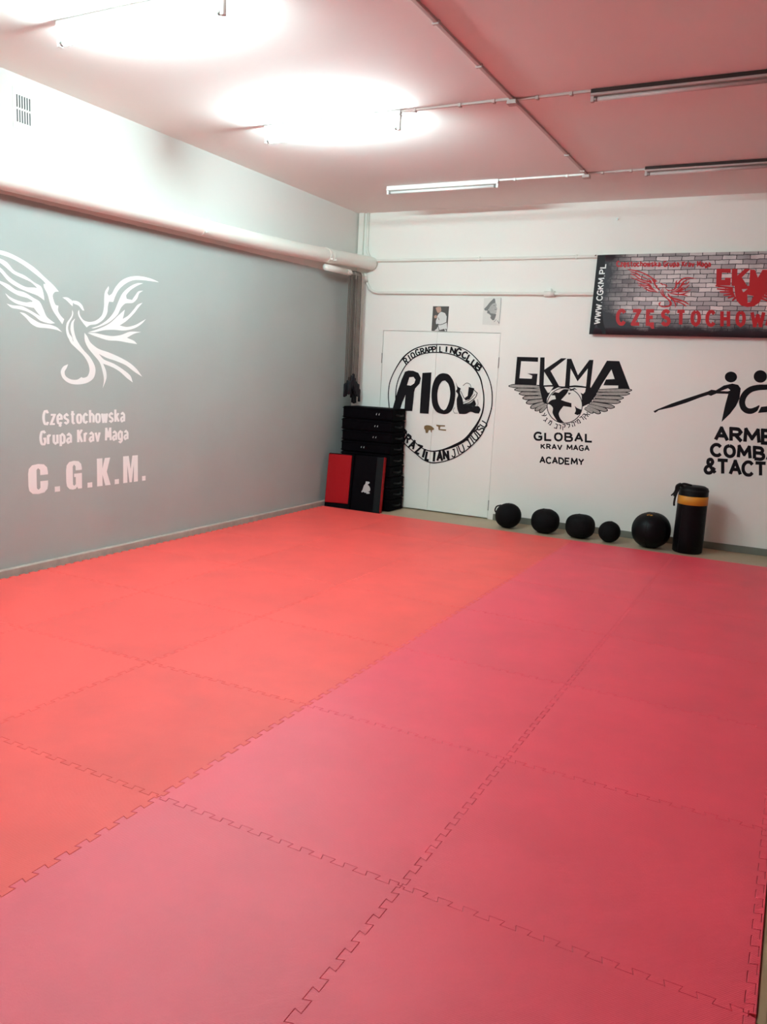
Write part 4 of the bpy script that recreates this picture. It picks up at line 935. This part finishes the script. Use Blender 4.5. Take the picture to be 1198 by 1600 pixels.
# ================================================================== BANNER
BX, BZ, BW, BH = 2.817, 2.108, 2.45, .812
by = -.066
bn = tag(empty('banner', (BX, by, BZ)), 'dark brick-print vinyl banner with red lettering hanging at the right', 'banner')
bm = bmesh.new(); nx, nz = 40, 10
def bpos(i, j): 
    x = BW * i / nx; zz = BH * j / nz
    return Vector((x + .012 * (zz / BH), -.012 * (1 - zz / BH) + .004 * math.sin(x * 5) * (1 - zz / BH) + .014 * math.exp(-x * 9), zz))
gv = [[bm.verts.new(bpos(i, j)) for j in range(nz + 1)] for i in range(nx + 1)]
for i in range(nx):
    for j in range(nz): bm.faces.new((gv[i][j], gv[i + 1][j], gv[i + 1][j + 1], gv[i][j + 1]))
sh = obj('banner_sheet', bm, M['banner'], bn, True)
md = sh.modifiers.new('thick', 'SOLIDIFY'); md.thickness = .0015; md.offset = 1
def on_banner(off):
    def fn(u, v):
        x = u; zz = v
        return Vector((x + .012 * (zz / BH), -.012 * (1 - zz / BH) + .004 * math.sin(x * 5) * (1 - zz / BH) + .014 * math.exp(-x * 9) - .0025 - off, zz))
    return fn
tb = trace_back(910, 380, 4.16, .070)
def bt(u, v):
    """photo crop point -> banner-plane coordinates"""
    p = tb(u, v); return (p.x - BX - .012 * ((p.z - BZ) / BH), p.z - BZ)
f = Flat(on_banner(.0)); f.poly([(0, 0), (.185, 0), (.14, .12), (.10, .3), (.085, BH), (0, BH)]); f.build('end_strip', M['print_black'], bn)
words(on_banner(.001), list('WWW.CGKM.PL'), (.098, .11), (.098, .72), .055, .013, M['print_white'], bn, .3, (-1, 0))
def btxt(name, chars, a, b, h, w, gap, m='print_red', split=False):
    words(lambda u, v: on_banner(.001)(*bt(u, v)), chars, a, b, h, w, M[m], bn, gap)
btxt('text_line', ['C', 'z', 'e,', 's', 't', 'o', 'c', 'h', 'o', 'w', 's', 'k', 'a', ' ', 'G', 'r', 'u', 'p', 'a', ' ', 'K', 'r', 'a', 'v', ' ', 'M', 'a', 'g', 'a'], (222, 150), (832, 152), 32, 8.0, .34)
for i, ch in enumerate(['C', 'Z', 'E,', 'S', 'T', 'O', 'C', 'H', 'O', 'W', 'A']):
    x = 222 + i * 97; y = 532 + i * 1.3
    if ch == 'H': ch = 'HH'
    glyph_w = 52 if ch != 'W' else 80
    f = Flat(lambda u, v: on_banner(.001)(*bt(u, v)))
    if ch == 'HH':
        for s in ([(.1, 0), (.1, 1)], [(.9, 0), (.9, 1)], [(.1, .5), (.9, .5)]): f.stroke([Vector((x + a * glyph_w, y - b * 98)) for a, b in s], 23)
    else: glyph(f, ch, (x + 4, y - 8), (glyph_w - 4, 0), (2, -86), 23)
    f.build('letter', M['print_red'], bn)
# printed bird, a small copy of the firebird, and the winged globe logo
W2 = lambda p: (285 + (p[0] + 150) * .365 if p[0] < 500 else 522 + (p[0] - 500) * .365, 150 + p[1] * .262)
f = Flat(lambda u, v: on_banner(.001)(*bt(u, v)))
for s in BIRD: f.poly([W2(p) for p in s], sm=True, sub=3)
f.build('bird_print', M['print_red'], bn)
f = Flat(lambda u, v: on_banner(.001)(*bt(u, v)))
S2 = lambda p: (868 + (p[0] - 130) * .475, 165 + (p[1] - 95) * .44)
for pts in ([(135, 100), (330, 100), (328, 160), (210, 156), (200, 262), (250, 262), (250, 230), (330, 230), (325, 345), (130, 345)], [(345, 100), (420, 100), (420, 200), (520, 100), (600, 100), (480, 225), (560, 360), (340, 350)], [(595, 108), (660, 112), (700, 230), (765, 112), (840, 112), (830, 380), (580, 375)], [(915, 118), (1020, 122), (1120, 374), (1000, 370), (900, 350), (830, 430), (780, 500), (700, 530), (700, 420)]):
    f.poly([S2(p) for p in pts])
for a, b in (((360, 385), (120, 350)), ((360, 415), (140, 395)), ((365, 445), (180, 440)), ((375, 470), (230, 490)), ((385, 495), (290, 530)), ((400, 520), (350, 570)), ((830, 400), (1120, 390)), ((815, 440), (1080, 430)), ((800, 475), (1020, 480)), ((770, 505), (940, 540)), ((740, 530), (850, 580))):
    f.stroke([S2(a), S2(b)], [16, 9])
f.poly([S2(p) for p in [(380, 345), (780, 360), (760, 520), (720, 600), (640, 655), (555, 665), (470, 640), (410, 570), (390, 480)]], [[S2(p) for p in [(555, 480), (640, 500), (600, 590), (560, 600)]], [S2(p) for p in [(480, 400), (560, 395), (500, 450)]]])
f.build('winged_globe_print', M['print_red'], bn)
bm = tubebm([(-.012, .006, BH - .006), (-.012, .045, BH + .004)], .005, 8); tube(bm, [(BW + .01, .004, BH - .006), (BW + .01, .045, BH + .004)], .005, 8)
obj('hanging_cord', bm, M['rope_dark'], bn)
